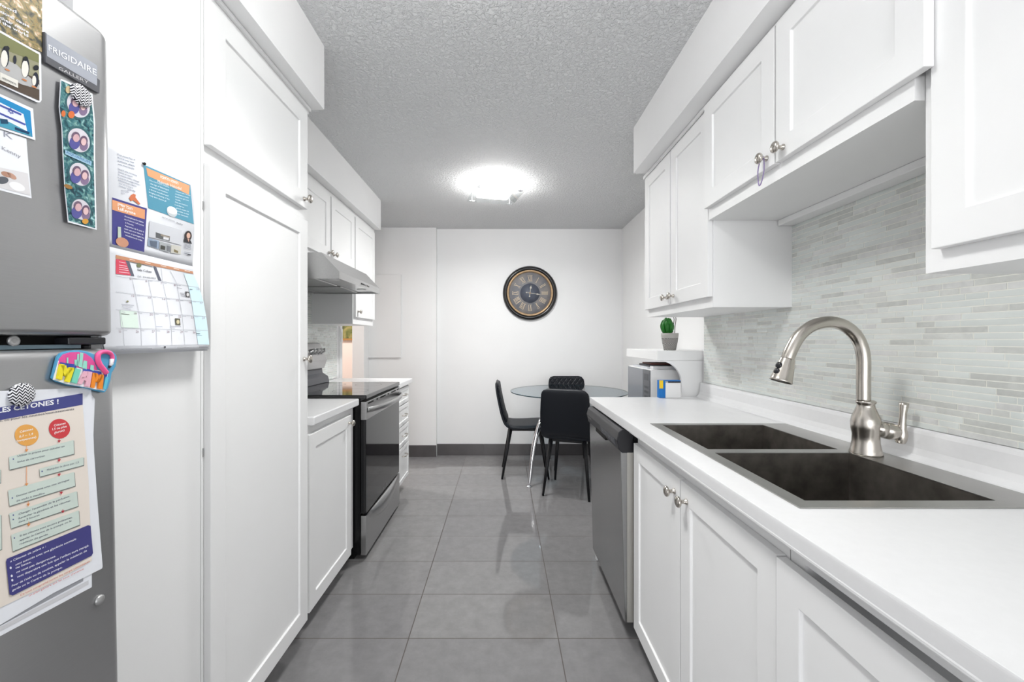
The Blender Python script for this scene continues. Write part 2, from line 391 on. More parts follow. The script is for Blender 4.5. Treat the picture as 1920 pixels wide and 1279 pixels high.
class Art:
    """Printed shapes: maps 2-D design coordinates on to a real surface. f(u, v, lift) -> world point"""
    def __init__(s, f): s.f = f; s.mb = MB(); s.l = 0
    def up(s, d=.00018): s.l += d; return s
    def poly(s, pts, col):
        c = rgb(col); s.mb.add([s.f(x, y, s.l) for x, y in pts], [list(range(len(pts)))], col=c); return s
    def quad(s, pts, col, n=1, m=1):
        a, b, c_, d = [Vector((p[0], p[1])) for p in pts]; vs = []; fs = []
        for i in range(m+1):
            for j in range(n+1):
                u = j/n; v = i/m; p = (a.lerp(b, u)).lerp(d.lerp(c_, u), v); vs.append(s.f(p.x, p.y, s.l))
        for i in range(m):
            for j in range(n):
                k = i*(n+1)+j; fs.append((k, k+1, k+n+2, k+n+1))
        s.mb.add(vs, fs, col=rgb(col)); return s
    def line(s, p, q, w, col, m=1):
        p = Vector(p); q = Vector(q); d = (q-p).normalized(); nn = Vector((-d.y, d.x))*w/2
        return s.quad([p-nn, q-nn, q+nn, p+nn], col, n=m)
    def disc(s, cx, cy, rx, ry, col, n=20, sk=0, rot=0):
        pts = []
        for k in range(n):
            a = 2*PI*k/n; x = rx*math.cos(a); y = ry*math.sin(a)
            pts.append((cx+x*math.cos(rot)-y*math.sin(rot), cy+x*math.sin(rot)+y*math.cos(rot)+sk*x))
        return s.poly(pts, col)
    def text(s, t, p, q, h, col, bold=0, up=(0, -1), fit=0):
        if 'M' in t: bold = 0
        vs, fs, w = text_mesh(t, bold); p = Vector(p); q = Vector(q); u = Vector(up)
        c = rgb(col); sc = h/.72
        if fit and (q-p).length > w*sc*fit: q = p+(q-p)*(w*sc*fit/(q-p).length)
        P = []
        for x, y in vs:
            d = p+(q-p)*(x/w)+u*(y*sc); P.append(s.f(d.x, d.y, s.l))
        s.mb.add(P, fs, col=c); return s

# ================================================================== SETTING
CE = 2.44; XL = -1.42; XR = 1.16; XR2 = 1.29; YB = -4.2; YF = 4.549
struct('floor', MB().box(-2.9, XR2+.1, YB-.1, 5.4, -.08, 0), M['floor'])
struct('ceiling', MB().box(-2.9, XR2+.1, YB-.1, 5.4, CE, CE+.08), M['ceiling'])
# kitchen left wall with the passage opening at its far end
struct('wall_left', MB().box(XL-.1, XL, YB, 3.70, 0, CE).box(XL-.1, XL, 3.70, 4.30, 2.08, CE).box(XL-.1, XL, 4.30, 4.56, 0, CE), M['wall'])
struct('trim_1', MB().box(XL-.11, XL+.012, 3.655, 3.71, 0, 2.12).box(XL-.11, XL+.012, 4.29, 4.345, 0, 2.12).box(XL-.11, XL+.012, 3.655, 4.345, 2.07, 2.13), M['wall'], bevel=.003)
struct('wall_far', MB().box(-2.9, XR2+.1, YF, YF+.1, 0, CE).box(XL, -.704, 4.487, YF, 0, CE) if False else MB().box(XL-.1, XR2+.1, YF, YF+.1, 0, CE).box(XL, -.704, 4.487, YF+.02, 0, CE), M['wall'])
struct('wall_right', MB().box(XR, XR+.23, YB, 2.43, 0, CE).box(XR2, XR2+.1, 2.43, YF, 0, CE), M['wall'])
struct('wall_alcove', MB().box(XL, -.80, .785, 1.116, 0, CE), M['wall'])
struct('wall_hall', MB().box(-2.9, XL-.1, 5.3, 5.4, 0, CE).box(-2.9, -2.8, 2.6, 5.3, 0, CE).box(-2.8, XL-.1, 2.5, 2.6, 0, CE).box(XL-.16, XL-.06, 4.56, 5.3, 0, CE), M['hall'])
# wall behind the camera; its window is added to let fill light in
wy = YB
struct('wall_back', MB().box(XL-.1, XR2+.1, wy-.1, wy, 0, .10).box(XL-.1, XR2+.1, wy-.1, wy, 2.15, CE).box(XL-.1, -1.15, wy-.1, wy, .10, 2.15).box(1.0, XR2+.1, wy-.1, wy, .10, 2.15), M['wall'])
struct('added_window_1', MB().box(-1.15, 1.0, wy-.07, wy+.01, .07, .12).box(-1.15, 1.0, wy-.07, wy+.01, 2.12, 2.16).box(-1.17, -1.12, wy-.07, wy+.01, .07, 2.16).box(.97, 1.02, wy-.07, wy+.01, .07, 2.16).box(-.1, -.05, wy-.06, wy, .12, 2.12), M['wall'])
# tiled skirting
def skirting(name, x0, x1, y, n):
    mb = MB(); w = (x1-x0)/n; mb.box(x0, x1, y-.0098, y, 0, .1205)
    for i in range(n): mb.box(x0+i*w+.0015, x0+(i+1)*w-.0015, y-.011, y, 0, .122)
    struct(name, mb, M['baseb'], bevel=.0015)
skirting('baseboard_far', -.704, 1.29, YF, 4); skirting('baseboard_left', -1.42, -.704, 4.487, 2)
mb = MB()
for i in range(3): mb.box(1.279, 1.29, 2.6+i*.64, 2.6+(i+1)*.64-.003, 0, .122)
struct('baseboard_right', mb, M['baseb'], bevel=.0015)
# soffits (bulkheads) that carry the ceiling down to the cabinets
struct('trim_2', MB().box(XL, -.727, YB, 1.72, 2.180, CE), M['wall'])
struct('trim_3', MB().box(XL, -1.044, 1.72, 3.618, 2.188, CE), M['wall'])
struct('trim_4', MB().box(.742, XR, YB, 2.382, 2.184, CE), M['wall'])

# ================================================================== MOSAIC
def mosaic(name, label, s, X, y0, y1, z0, z1, seed):
    rnd = random.Random(seed); mb = MB(); z = z0; pitch = .0163
    t = thing(name, label, 'backsplash', (s*X, (y0+y1)/2, z0))
    part('grout', MB().box(s*(X-.001), s*(X-.0052), y0, y1, z0, z1), M['grout'], t)
    while z < z1-.004:
        h = min(pitch-.0026, z1-z); y = y0-rnd.random()*.1
        while y < y1:
            w = rnd.choice((.036, .05, .062, .075, .1, .1, .125, .15, .15)); a = max(y, y0); b = min(y+w-.0026, y1)
            if b-a > .002:
                q = rnd.random()
                if q < .62: g = rnd.randint(-4, 3); c = rgb((222+g, 227+g, 224+g)); c = (c[0], c[1], c[2], 0)
                elif q < .8: g = rnd.randint(-6, 5); c = rgb((222+g, 223+g, 221+g)); c = (c[0], c[1], c[2], 1)
                else: g = rnd.randint(-9, 7); c = rgb((212+g, 214+g, 210+g)); c = (c[0], c[1], c[2], 1)
                mb.box(s*(X-.003), s*(X-.0060), a, b, z, z+h, col=c)
            y += w
        z += pitch
    part('tile_field', mb, M['mosaic'], t)
mosaic('tile_backsplash', 'pale grey and glass strip mosaic backsplash on the wall behind the sink', 1, XR, -.6, 2.412, .9985, 1.716, 5)
mosaic('tile_backsplash', 'strip mosaic backsplash on the wall behind the stove', -1, -XL, 1.705, 3.60, .918, 1.60, 8)

# ================================================================== CABINETS
def knob_on(parent, p, nx, label=None):
    mb = MB().lathe(p, (nx, 0, 0), [(0, .0085), (.003, .0085), (.005, .006), (.014, .0052), (.018, .008), (.021, .0145), (.025, .0165), (.029, .015), (.032, .009), (.0328, .003)], 24)
    return part('knob', mb, M['nickel'], parent)
def shaker_mb(s, X, y0, y1, z0, z1, th=.02, rail=.062, rec=.007, mb=None):
    """door whose outward face is at |x| = X and looks towards the aisle"""
    mb = mb or MB(); f = s*X; b = s*(X+th); r = s*(X+rec)
    O = [(y0, z0), (y1, z0), (y1, z1), (y0, z1)]; I = [(y0+rail, z0+rail), (y1-rail, z0+rail), (y1-rail, z1-rail), (y0+rail, z1-rail)]
    e = .0015; J = [(I[0][0]+e, I[0][1]+e), (I[1][0]-e, I[1][1]+e), (I[2][0]-e, I[2][1]-e), (I[3][0]+e, I[3][1]-e)]
    vs = [(f, *p) for p in O]+[(f, *p) for p in I]+[(r, *p) for p in J]+[(b, *p) for p in O]
    fs = []
    for i in range(4):
        j = (i+1) % 4
        fs += [(i, j, 4+j, 4+i), (4+i, 4+j, 8+j, 8+i), (12+i, 12+j, j, i)]
    fs += [(8, 9, 10, 11), (15, 14, 13, 12)]
    if s > 0: fs = [tuple(reversed(q)) for q in fs]
    return mb.add(vs, fs)
def cabinet(name, label, s, XFm, XW, y0, y1, z0, z1, doors, toe=0, cat='cabinet', frame_z=None, body_top=True, dth=.02, group=None):
    """XFm = face-frame distance from the centre line; doors = (y0,y1,z0,z1,knobY,knobZ)"""
    t = thing(name, label, cat, (s*(XFm+XW)/2, (y0+y1)/2, z0), group=group)
    k = .018; zb = z0+toe
    mb = MB().box(s*(XFm+.02), s*XW, y0, y0+k, zb, z1).box(s*(XFm+.02), s*XW, y1-k, y1, zb, z1)
    mb.box(s*(XFm+.02), s*XW, y0+k, y1-k, zb, zb+k).box(s*(XW-.012), s*XW, y0+k, y1-k, zb+k, z1-k)
    if body_top: mb.box(s*(XFm+.02), s*XW, y0+k, y1-k, z1-k, z1)
    if toe: mb.box(s*(XFm+.07), s*(XFm+.085), y0, y1, z0, zb)
    part('carcass', mb, M['cab'], t)
    fw = .038; fr = MB().box(s*XFm, s*(XFm+.02), y0, y0+fw, zb, z1).box(s*XFm, s*(XFm+.02), y1-fw, y1, zb, z1)
    fb = max(fw, min(d[2] for d in doors)-zb+.012) if not toe else fw
    fr.box(s*XFm, s*(XFm+.02), y0+fw, y1-fw, zb, zb+fb)
    ft = frame_z if frame_z else z1-fw
    fr.box(s*XFm, s*(XFm+.02), y0+fw, y1-fw, ft, z1)
    part('face_frame', fr, M['cab'], t)
    for d in doors:
        off = d[6] if len(d) > 6 else 0
        dr = part('door', shaker_mb(s, XFm-dth-off, d[0], d[1], d[2], d[3], th=dth-.0006), M['cab'], t, bevel=.0016)
        if d[4] is not None: knob_on(dr, (s*(XFm-dth-off), d[4], d[5]), -s)
    return t
# left: pantry
cabinet('pantry_cabinet', 'tall white pantry cabinet with a short door above a long one, beside the calendar wall', -1, .80, 1.418, 1.118, 1.70, 0, 2.178,
        [(1.127, 1.688, 1.763, 2.152, 1.655, 1.795), (1.127, 1.688, .12, 1.716, 1.655, 1.166)], toe=.11, frame_z=2.12)
# mid rail of the pantry
pc = [o for o in C.objects if o.name.startswith('pantry_cabinet')][0]
part('middle_rail', MB().box(-.80, -.82, 1.156, 1.662, 1.70, 1.775), M['cab'], pc)
part('crown_strip', MB().box(-.785, -.80, 1.118, 1.71, 2.155, 2.179).box(-.775, -.785, 1.118, 1.71, 2.166, 2.179), M['cab'], pc, bevel=.002)
for z in (1.60, .94): part('hinge', MB().box(-.8004, -.7975, 1.1235, 1.1265, z-.011, z+.011), M['silverdot'], pc)
# left base unit + counter
cabinet('base_cabinet', 'white single-door base cabinet between the pantry and the stove', -1, .835, 1.418, 1.704, 2.352, 0, .874,
        [(1.781, 2.271, .085, .838, 2.235, .80)], toe=.085)
cabinet_gap = None
def slab(name, label, x0, x1, y0, y1, z0=.876, z1=.914, bev=.006):
    t = part(name, MB().box(x0, x1, y0, y1, z0, z1), M['counter'], bevel=bev, seg=3); return tag(t, label, 'countertop')
slab('countertop', 'short white countertop between the pantry and the black stove', XL+.006, -.80, 1.79, 2.355)
# left drawers beyond the stove
t = thing('drawer_cabinet', 'white four-drawer base cabinet beyond the stove', 'cabinet', (-1.1, 3.35, 0))
part('carcass', MB().box(-.81, -1.415, 3.155, 3.565, .10, .874).box(-.88, -1.4, 3.16, 3.56, 0, .10), M['cab'], t)
for a, b, hz in ((.732, .862, .805), (.566, .722, .645), (.402, .556, .485), (.115, .392, .325)):
    d = part('drawer_front', shaker_mb(-1, .79, 3.162, 3.555, a, b, rail=.03, rec=.006), M['cab'], t, bevel=.0015)
    part('handle', MB().tube(smooth_path([(-.79, 3.31, hz), (-.764, 3.318, hz), (-.76, 3.36, hz), (-.764, 3.402, hz), (-.79, 3.41, hz)], 4), .0045, 10), M['nickel'], d)
slab('countertop', 'far white countertop over the drawers beyond the stove', XL+.008, -.772, 3.15, 3.62)
# left uppers
cabinet('wall_cabinet', 'white two-door wall cabinet above the range hood', -1, 1.11, 1.418, 2.26, 3.118, 1.735, 2.186,
        [(2.27, 2.672, 1.762, 2.156, 2.645, 1.79), (2.69, 3.108, 1.762, 2.156, 2.72, 1.79)])
cabinet('wall_cabinet', 'tall narrow white wall cabinet just past the range hood', -1, 1.11, 1.418, 3.121, 3.612, 1.362, 2.186,
        [(3.134, 3.60, 1.413, 2.156, 3.175, 1.455)])
cabinet('wall_cabinet', 'white wall cabinet tucked behind the pantry over the left counter', -1, 1.11, 1.418, 1.706, 2.256, 1.362, 2.186,
        [(1.72, 2.24, 1.413, 2.156, None, None)])
for y0, y1 in ((1.706, 3.615),):
    o = part('crown_moulding', MB().box(-1.098, -1.11, y0, y1, 2.16, 2.187), M['cab'], bevel=.002); tag(o, 'thin white moulding strip along the top of the left wall cabinets', 'moulding')
# right uppers
cabinet('wall_cabinet', 'white two-door wall cabinet at the dining end, above the potted plant', 1, .84, 1.157, 1.678, 2.432, 1.372, 2.182,
        [(1.682, 2.055, 1.414, 2.166, 2.018, 1.452), (2.065, 2.426, 1.414, 2.166, 2.10, 1.452)])
mc = cabinet('wall_cabinet', 'short wide white wall cabinet above the sink with two knobs side by side', 1, .82, 1.157, .838, 1.675, 1.717, 2.182,
        [(1.241, 1.672, 1.760, 2.166, 1.275, 1.79), (.799, 1.234, 1.760, 2.166, 1.20, 1.79)])
part('wall_cleat', MB().box(1.095, 1.152, .84, 1.674, 1.694, 1.7165), M['cab'], mc, bevel=.002)
cabinet('wall_cabinet', 'long white wall cabinet nearest the camera on the right', 1, .84, 1.157, -.06, .836, 1.372, 2.182,
        [(.38, .807, 1.414, 2.166, .41, 1.46), (-.05, .372, 1.414, 2.166, .34, 1.46)])
o = part('crown_moulding', MB().box(.812, .819, .84, 2.43, 2.167, 2.182).box(.828, .8395, -.06, .836, 2.167, 2.182).box(.825, .8395, 1.69, 2.43, 2.168, 2.182), M['cab']); tag(o, 'thin white moulding strip along the top of the right wall cabinets', 'moulding')
# hair tie hanging on a cabinet knob
kx = .80-.012
o = part('hair_tie', MB().tube(smooth_path([(kx, 1.276, 1.7965), (kx-.004, 1.282, 1.785), (kx-.007, 1.288, 1.755), (kx-.004, 1.290, 1.722), (kx-.006, 1.281, 1.71), (kx-.004, 1.273, 1.722), (kx-.001, 1.268, 1.75), (kx, 1.2700, 1.785), (kx, 1.2745, 1.7965)], 5), .0017, 8), M['bronze'])
tag(o, 'thin lilac elastic hair tie looped over a knob of the cabinet above the sink', 'hair tie')
# right base run
cabinet('base_cabinet', 'white two-door base cabinet under the sink with paired knobs', 1, .55, 1.157, .806, 1.71, 0, .875,
        [(1.261, 1.702, .08, .825, 1.297, .775), (.815, 1.254, .08, .825, 1.212, .775)], toe=.08, frame_z=.81, body_top=False)
cabinet('base_cabinet', 'white base cabinet nearest the camera with a dark gap above its door', 1, .55, 1.157, -.5, .803, 0, .875,
        [(.362, .808, .08, .825, None, None, .005), (-.09, .354, .08, .825, .32, .775, .005)], toe=.08, frame_z=.832, body_top=False)
# right counter with the sink cut-out
t = thing('countertop', 'long white countertop with the sink set into it', 'countertop', (.82, 1, .876))
def ring(mb, O, I, z0, z1):
    vs = [(x, y, z1) for x, y in O]+[(x, y, z1) for x, y in I]+[(x, y, z0) for x, y in O]+[(x, y, z0) for x, y in I]; fs = []
    for i in range(4):
        j = (i+1) % 4
        fs += [(i, j, 4+j, 4+i), (8+j, 8+i, 12+i, 12+j), (8+i, 8+j, j, i), (4+i, 4+j, 12+j, 12+i)]
    return mb.add(vs, fs)
part('worktop', ring(MB(), [(.50, -.55), (1.157, -.55), (1.157, 2.425), (.50, 2.425)], [(.592, .832), (1.085, .832), (1.085, 1.622), (.592, 1.622)], .877, .914), M['counter'], t, bevel=.009, seg=4)
cv = [(1.1575, .9145), (1.1575, .995), (1.147, .998), (1.139, .994), (1.136, .985), (1.134, .945), (1.128, .928), (1.114, .9165), (1.10, .9145)]
part('upstand', MB().prism([(x, -.55, z) for x, z in cv], (0, 2.972, 0), smooth=False), M['counter'], t)
part('front_lip', MB().box(.512, .53, -.5, 1.70, .868, .8765), M['cab'], t)
# end panel
o = part('end_panel', MB().box(.53, 1.155, 2.372, 2.396, 0, .875), M['cab']); tag(o, 'white end panel closing the right counter run beside the dishwasher', 'panel')

# ================================================================== SINK + FAUCET
t = thing('kitchen_sink', 'square-cornered stainless double sink in the right countertop', 'sink', (.84, 1.22, .914))
Z = .9145; zr = .9165
mb = MB()
for x0, x1, y0, y1 in ((.575, .61, .815, 1.64), (.995, 1.10, .815, 1.64), (.61, .995, .815, .85), (.61, .995, 1.21, 1.25), (.61, .995, 1.61, 1.64)): mb.box(x0, x1, y0, y1, Z, zr)
part('rim', mb, M['rim'], t)
for (y0, y1, nm) in ((1.25, 1.61, 'far'), (.85, 1.21, 'near')):
    zb = .70; b = MB(); k = .0025
    b.box(.61-k, .61, y0-k, y1+k, zb, Z).box(.995, .995+k, y0-k, y1+k, zb, Z).box(.61, .995, y0-k, y0, zb, Z).box(.61, .995, y1, y1+k, zb, Z).box(.61-k, .995+k, y0-k, y1+k, zb-k, zb)
    bo = part('bowl', b, M['bowl'], t)
    part('drain', MB().lathe((.80, (y0+y1)/2, zb), (0, 0, 1), [(0, .045), (.002, .045), (.003, .038), (.001, .03), (.001, .005)], 24), M['rim'], bo)
# faucet
fx, fy = 1.035, 1.2
t = thing('kitchen_faucet', 'brushed nickel gooseneck faucet standing on the sink deck', 'faucet', (fx, fy, zr))
part('body', MB().lathe((fx, fy, zr), (0, 0, 1), [(0, .0385), (.004, .0385), (.014, .0355), (.035, .032), (.055, .0315), (.072, .0345), (.09, .0352), (.105, .0325), (.12, .0265), (.134, .0215), (.142, .0205), (.1455, .0235), (.15, .024), (.153, .019)], 40), M['nickel'], t)
pts = [at(px, py, fy) for px, py in ((1619, 756), (1619, 712), (1619, 672), (1614, 648), (1604, 629), (1588, 614), (1570, 606), (1552, 604), (1531, 608), (1513, 617), (1498, 631), (1487, 649), (1480, 664), (1477, 673))]
sp = part('spout', MB().tube(smooth_path(pts, 4), .0168, 22), M['nickel'], t)
d = (at(1464, 716, fy)-at(1477, 673, fy)); a0 = at(1477, 673, fy); L = d.length; dn = d.normalized()
sh = part('spray_head', MB().lathe(a0-dn*.001, dn, [(0, .0165), (.001, .0185), (.004, .019), (L*.35, .0225), (L*.8, .0265), (L*.93, .028), (L, .0295), (L+.001, .027), (L-.006, .025)], 32), M['nickel'], t)
part('spray_nozzle', MB().lathe(a0+dn*(L-.0045), dn, [(0, .0245), (.002, .0245), (.0025, .02)], 24), M['blackplastic'], sh)
side = Vector((-dn.z, 0, dn.x)); side = side if side.x < 0 else -side
bmid = a0+dn*(L*.5)+side*.0235+Vector((0, -.004, 0))
bt = MB()
for q in (-.009, .009): bt.lathe(bmid+dn*q-side*.004, side+Vector((0, -.25, 0)), [(0, .0095), (.005, .0092), (.0075, .006), (.008, .001)], 18)
part('spray_button', bt, M['blackplastic'], sh)
hb = at(1616, 801, fy-.02); hd = (at(1664, 812, fy-.035)-hb); hn = hd.normalized(); HL = hd.length
hm = part('valve', MB().lathe(Vector((fx, fy-.010, hb.z)), hn, [(0, .012), (.012, .017), (.022, .0215), (.036, .0235), (.037, .0215), (.040, .0235), (.052, .024), (.064, .0205), (.072, .0145), (HL+.012, .011)], 28), M['nickel'], t)
lv = Vector((fx, fy-.010, hb.z))+hn*(HL+.016)
part('lever', MB().lathe(lv+Vector((-.002, 0, -.027)), (.09, 0, 1), [(0, .0085), (.002, .011), (.01, .0135), (.025, .0145), (.04, .0115), (.06, .0085), (.085, .0082), (.104, .0105), (.113, .0108), (.1145, .006)], 24), M['nickel'], t)

# ================================================================== DISHWASHER
t = thing('dishwasher', 'stainless dishwasher with a black control panel at the end of the right counter', 'dishwasher', (.82, 2.04, 0))
y0, y1 = 1.735, 2.348
part('tub', MB().box(.545, 1.12, y0+.006, y1-.004, .08, .868).box(.60, 1.1, y0+.02, y1-.02, 0, .08), M['blackplastic'], t)
part('door_panel', MB().prism([(.504, y0, .078), (.486, y0, .785), (.492, y0, .79), (.54, y0, .79), (.54, y0, .078)], (0, y1-y0, 0)), M['dish'], t, bevel=.002)
part('door_edge', MB().box(.513, .538, y0-.0035, y0-.0002, .08, .78), M['dishside'], t)
cp = part('control_panel', MB().prism([(.54, y0-.004, .776), (.492, y0-.004, .776), (.478, y0-.004, .79), (.470, y0-.004, .83), (.478, y0-.004, .862), (.49, y0-.004, .872), (.54, y0-.004, .872)], (0, y1-y0+.008, 0)), M['blackplastic'], t, bevel=.003)
# sloped keypad strip with keys
ka = Vector((.4762, 0, .800)); kb = Vector((.4700, 0, .8285)); kd = (kb-ka); kn = Vector((-kd.z, 0, kd.x)).normalized()
mk = MB(); P0 = ka+kn*.0006; 
mk.prism([P0+Vector((0, 1.765, 0))+kd*.0, P0+Vector((0, 2.02, 0))+kd*.0, P0+Vector((0, 2.02, 0))+kd, P0+Vector((0, 1.765, 0))+kd], kn*.0014)
part('keypad', mk, M['greyplastic'], cp)
for i in range(9):
    yk = 1.782+i*.026; q = P0+kn*.0012
    part('key', MB().prism([q+Vector((0, yk, 0))+kd*.25, q+Vector((0, yk+.014, 0))+kd*.25, q+Vector((0, yk+.014, 0))+kd*.75, q+Vector((0, yk, 0))+kd*.75], kn*.0015), M['keypad'], cp)
part('handle_pocket', MB().box(.4765, .486, 1.95, 2.15, .777, .797), M['gapdark'], cp)
def dwf(u, v, l): q = ka+kd*v; return Vector((q.x-.0012-l, u, q.z))
A = Art(dwf); A.text('FRIGIDAIRE', (2.315, .5), (2.235, .5), .35, (190, 190, 190), up=(0, 1)); part('maker_name', A.mb, M['ink'], cp)

# ================================================================== STOVE
t = thing('electric_stove', 'black and stainless electric stove with a glass cooktop', 'stove', (-1.08, 2.75, 0))
y0, y1 = 2.368, 3.14
part('body', MB().box(-.80, -1.38, y0+.004, y1-.004, .03, .905).box(-.84, -1.36, y0+.02, y1-.02, 0, .03), M['black'], t)
ct = part('cooktop', MB().box(-.765, -1.36, y0, y1, .905, .931), M['cooktop'], t, bevel=.006, seg=3)
def topf(u, v, l): return Vector((u, v, .9313+l))
for cx_, cy_, r in ((-.93, 2.58, .105), (-.93, 2.93, .09), (-1.2, 2.58, .08), (-1.2, 2.93, .105)):
    n = 40; A = Art(topf)
    for k in range(n):
        a = 2*PI*k/n; b = 2*PI*(k+1)/n
        A.poly([(cx_+r*math.cos(a), cy_+r*math.sin(a)), (cx_+r*math.cos(b), cy_+r*math.sin(b)), (cx_+(r-.002)*math.cos(b), cy_+(r-.002)*math.sin(b)), (cx_+(r-.002)*math.cos(a), cy_+(r-.002)*math.sin(a))], (70, 72, 76))
    part('burner_mark', A.mb, M['gloss_ink'], ct)
# oven door: stainless top band, black glass, bowed handle
dr = part('oven_door', MB().box(-.768, -.798, y0+.006, y1-.006, .262, .80), M['glassblack'], t, bevel=.002)
bn = part('door_band', MB().box(-.765, -.797, y0+.002, y1-.002, .79, .893), M['steel'], t, bevel=.003)
for ya, yb_ in ((2.40, 2.50), (2.56, 2.59), (2.64, 2.76), (2.81, 2.84), (2.90, 3.02), (3.05, 3.11)):
    part('vent_slot', MB().box(-.7644, -.767, ya, yb_, .876, .885), M['gapdark'], bn)
hp = [(-.766, 2.395, .845), (-.745, 2.42, .845), (-.722, 2.50, .845), (-.708, 2.62, .845), (-.704, 2.754, .845), (-.708, 2.89, .845), (-.722, 3.01, .845), (-.745, 3.09, .845), (-.766, 3.113, .845)]
part('door_handle', MB().tube(smooth_path(hp, 4), .009, 14, flat=1.7, ref=(1, 0, 0)), M['steel'], t)
part('storage_drawer', MB().box(-.766, -.797, y0+.003, y1-.003, .028, .25), M['steel'], t, bevel=.003)
# curved raised lip across the drawer top
mb = MB(); n = 24; vs = []; fs = []
for i in range(n+1):
    u = i/n; y = y0+.01+(y1-y0-.02)*u; dz = .238-.085*math.sin(PI*u)**1.0; ox = -.766+.016*math.sin(PI*u)
    vs += [(-.7665, y, .252), (ox-.004, y, .252), (ox, y, dz+.012), (ox-.003, y, dz), (-.7665, y, dz-.004)]
for i in range(n):
    for k in range(4): a = i*5+k; fs.append((a, a+1, a+6, a+5))
mb.add(vs, fs, True); part('drawer_pull', mb, M['steel'], t)
def ovf(u, v, l): return Vector((-.7672+l, u, v))
A = Art(ovf); A.text('FRIGIDAIRE', (2.70, .285), (2.80, .285), .010, (150, 150, 155), up=(0, 1)); part('maker_name', A.mb, M['ink'], dr)
# backguard
bgx = [(-1.40, .932), (-1.285, .932), (-1.295, .975), (-1.335, 1.0), (-1.34, 1.035), (-1.405, 1.035)]
part('backguard_base', MB().prism([(x, y0+.008, z) for x, z in bgx], (0, y1-y0-.016, 0)), M['greyplastic'], t, bevel=.003)
bg2 = [(-1.405, 1.035), (-1.325, 1.035), (-1.305, 1.095), (-1.355, 1.215), (-1.375, 1.222), (-1.405, 1.222)]
bg = part('backguard', MB().prism([(x, y0+.004, z) for x, z in bg2], (0, y1-y0-.008, 0)), M['steel'], t, bevel=.003)
nrm = Vector((.12, 0, .05)).normalized()
for i, yk in enumerate((2.43, 2.50, 2.93, 2.985, 3.04, 3.095)):
    p = Vector((-1.331, yk, 1.157)); k = part('control_knob', MB().lathe(p, nrm, [(0, .021), (.004, .021), (.006, .0185), (.022, .0165), (.024, .013)], 22), M['steel'], bg)
    part('grip', MB().prism([p+nrm*.02+Vector((0, -.004, -.015)), p+nrm*.02+Vector((0, .004, -.015)), p+nrm*.02+Vector((0, .004, .015)), p+nrm*.02+Vector((0, -.004, .015))], nrm*.012), M['steel'], k)
part('display', MB().prism([Vector((-1.3305, 2.60, 1.12))+nrm*.004+Vector((.004,0,0)), Vector((-1.3305, 2.85, 1.12))+nrm*.004+Vector((.004,0,0)), Vector((-1.356, 2.85, 1.19))+nrm*.004+Vector((.006,0,0)), Vector((-1.356, 2.60, 1.19))+nrm*.004+Vector((.006,0,0))], nrm*.002), M['glassblack'], bg)

# ================================================================== RANGE HOOD
t = thing('range_hood', 'stainless steel range hood under the cabinet above the stove', 'range hood', (-1.16, 2.73, 1.58))
y0, y1 = 2.34, 3.114
prof = [(-1.408, 1.582), (-1.408, 1.728), (-1.005, 1.728), (-.995, 1.716), (-.906, 1.622), (-.906, 1.582), (-.916, 1.582), (-.916, 1.607), (-1.0, 1.622), (-1.395, 1.622), (-1.395, 1.582)]
# shell with open underside: skin + two side plates
part('shell', MB().prism([(x, y0+.004, z) for x, z in prof], (0, y1-y0-.008, 0)), M['hood'], t)
sd = [(-1.408, 1.582), (-1.408, 1.728), (-1.005, 1.728), (-.995, 1.716), (-.906, 1.622), (-.906, 1.582)]
for y in (y0, y1-.004): part('side_plate', MB().prism([(x, y, z) for x, z in sd], (0, .004, 0)), M['hood'], t)
part('bottom_tray', MB().box(-1.39, -.93, y0+.01, y1-.01, 1.594, 1.60), M['hood'], t)
for ya in (2.38, 2.76): part('grease_filter', MB().box(-1.33, -1.06, ya, ya+.32, 1.586, 1.5935), M['steel'], t, bevel=.002)
for ya in (2.45, 2.93): part('lamp_lens', MB().lathe((-.98, ya, 1.594), (0, 0, -1), [(0, .032), (.003, .032), (.005, .026), (.0055, .002)], 24), M['white'], t)
for ya, w in ((2.70, .07), (2.79, .012), (2.82, .012), (2.85, .012)):
    part('switch', MB().box(-.9045, -.907, ya, ya+w, 1.598, 1.608), M['blackplastic'], t)

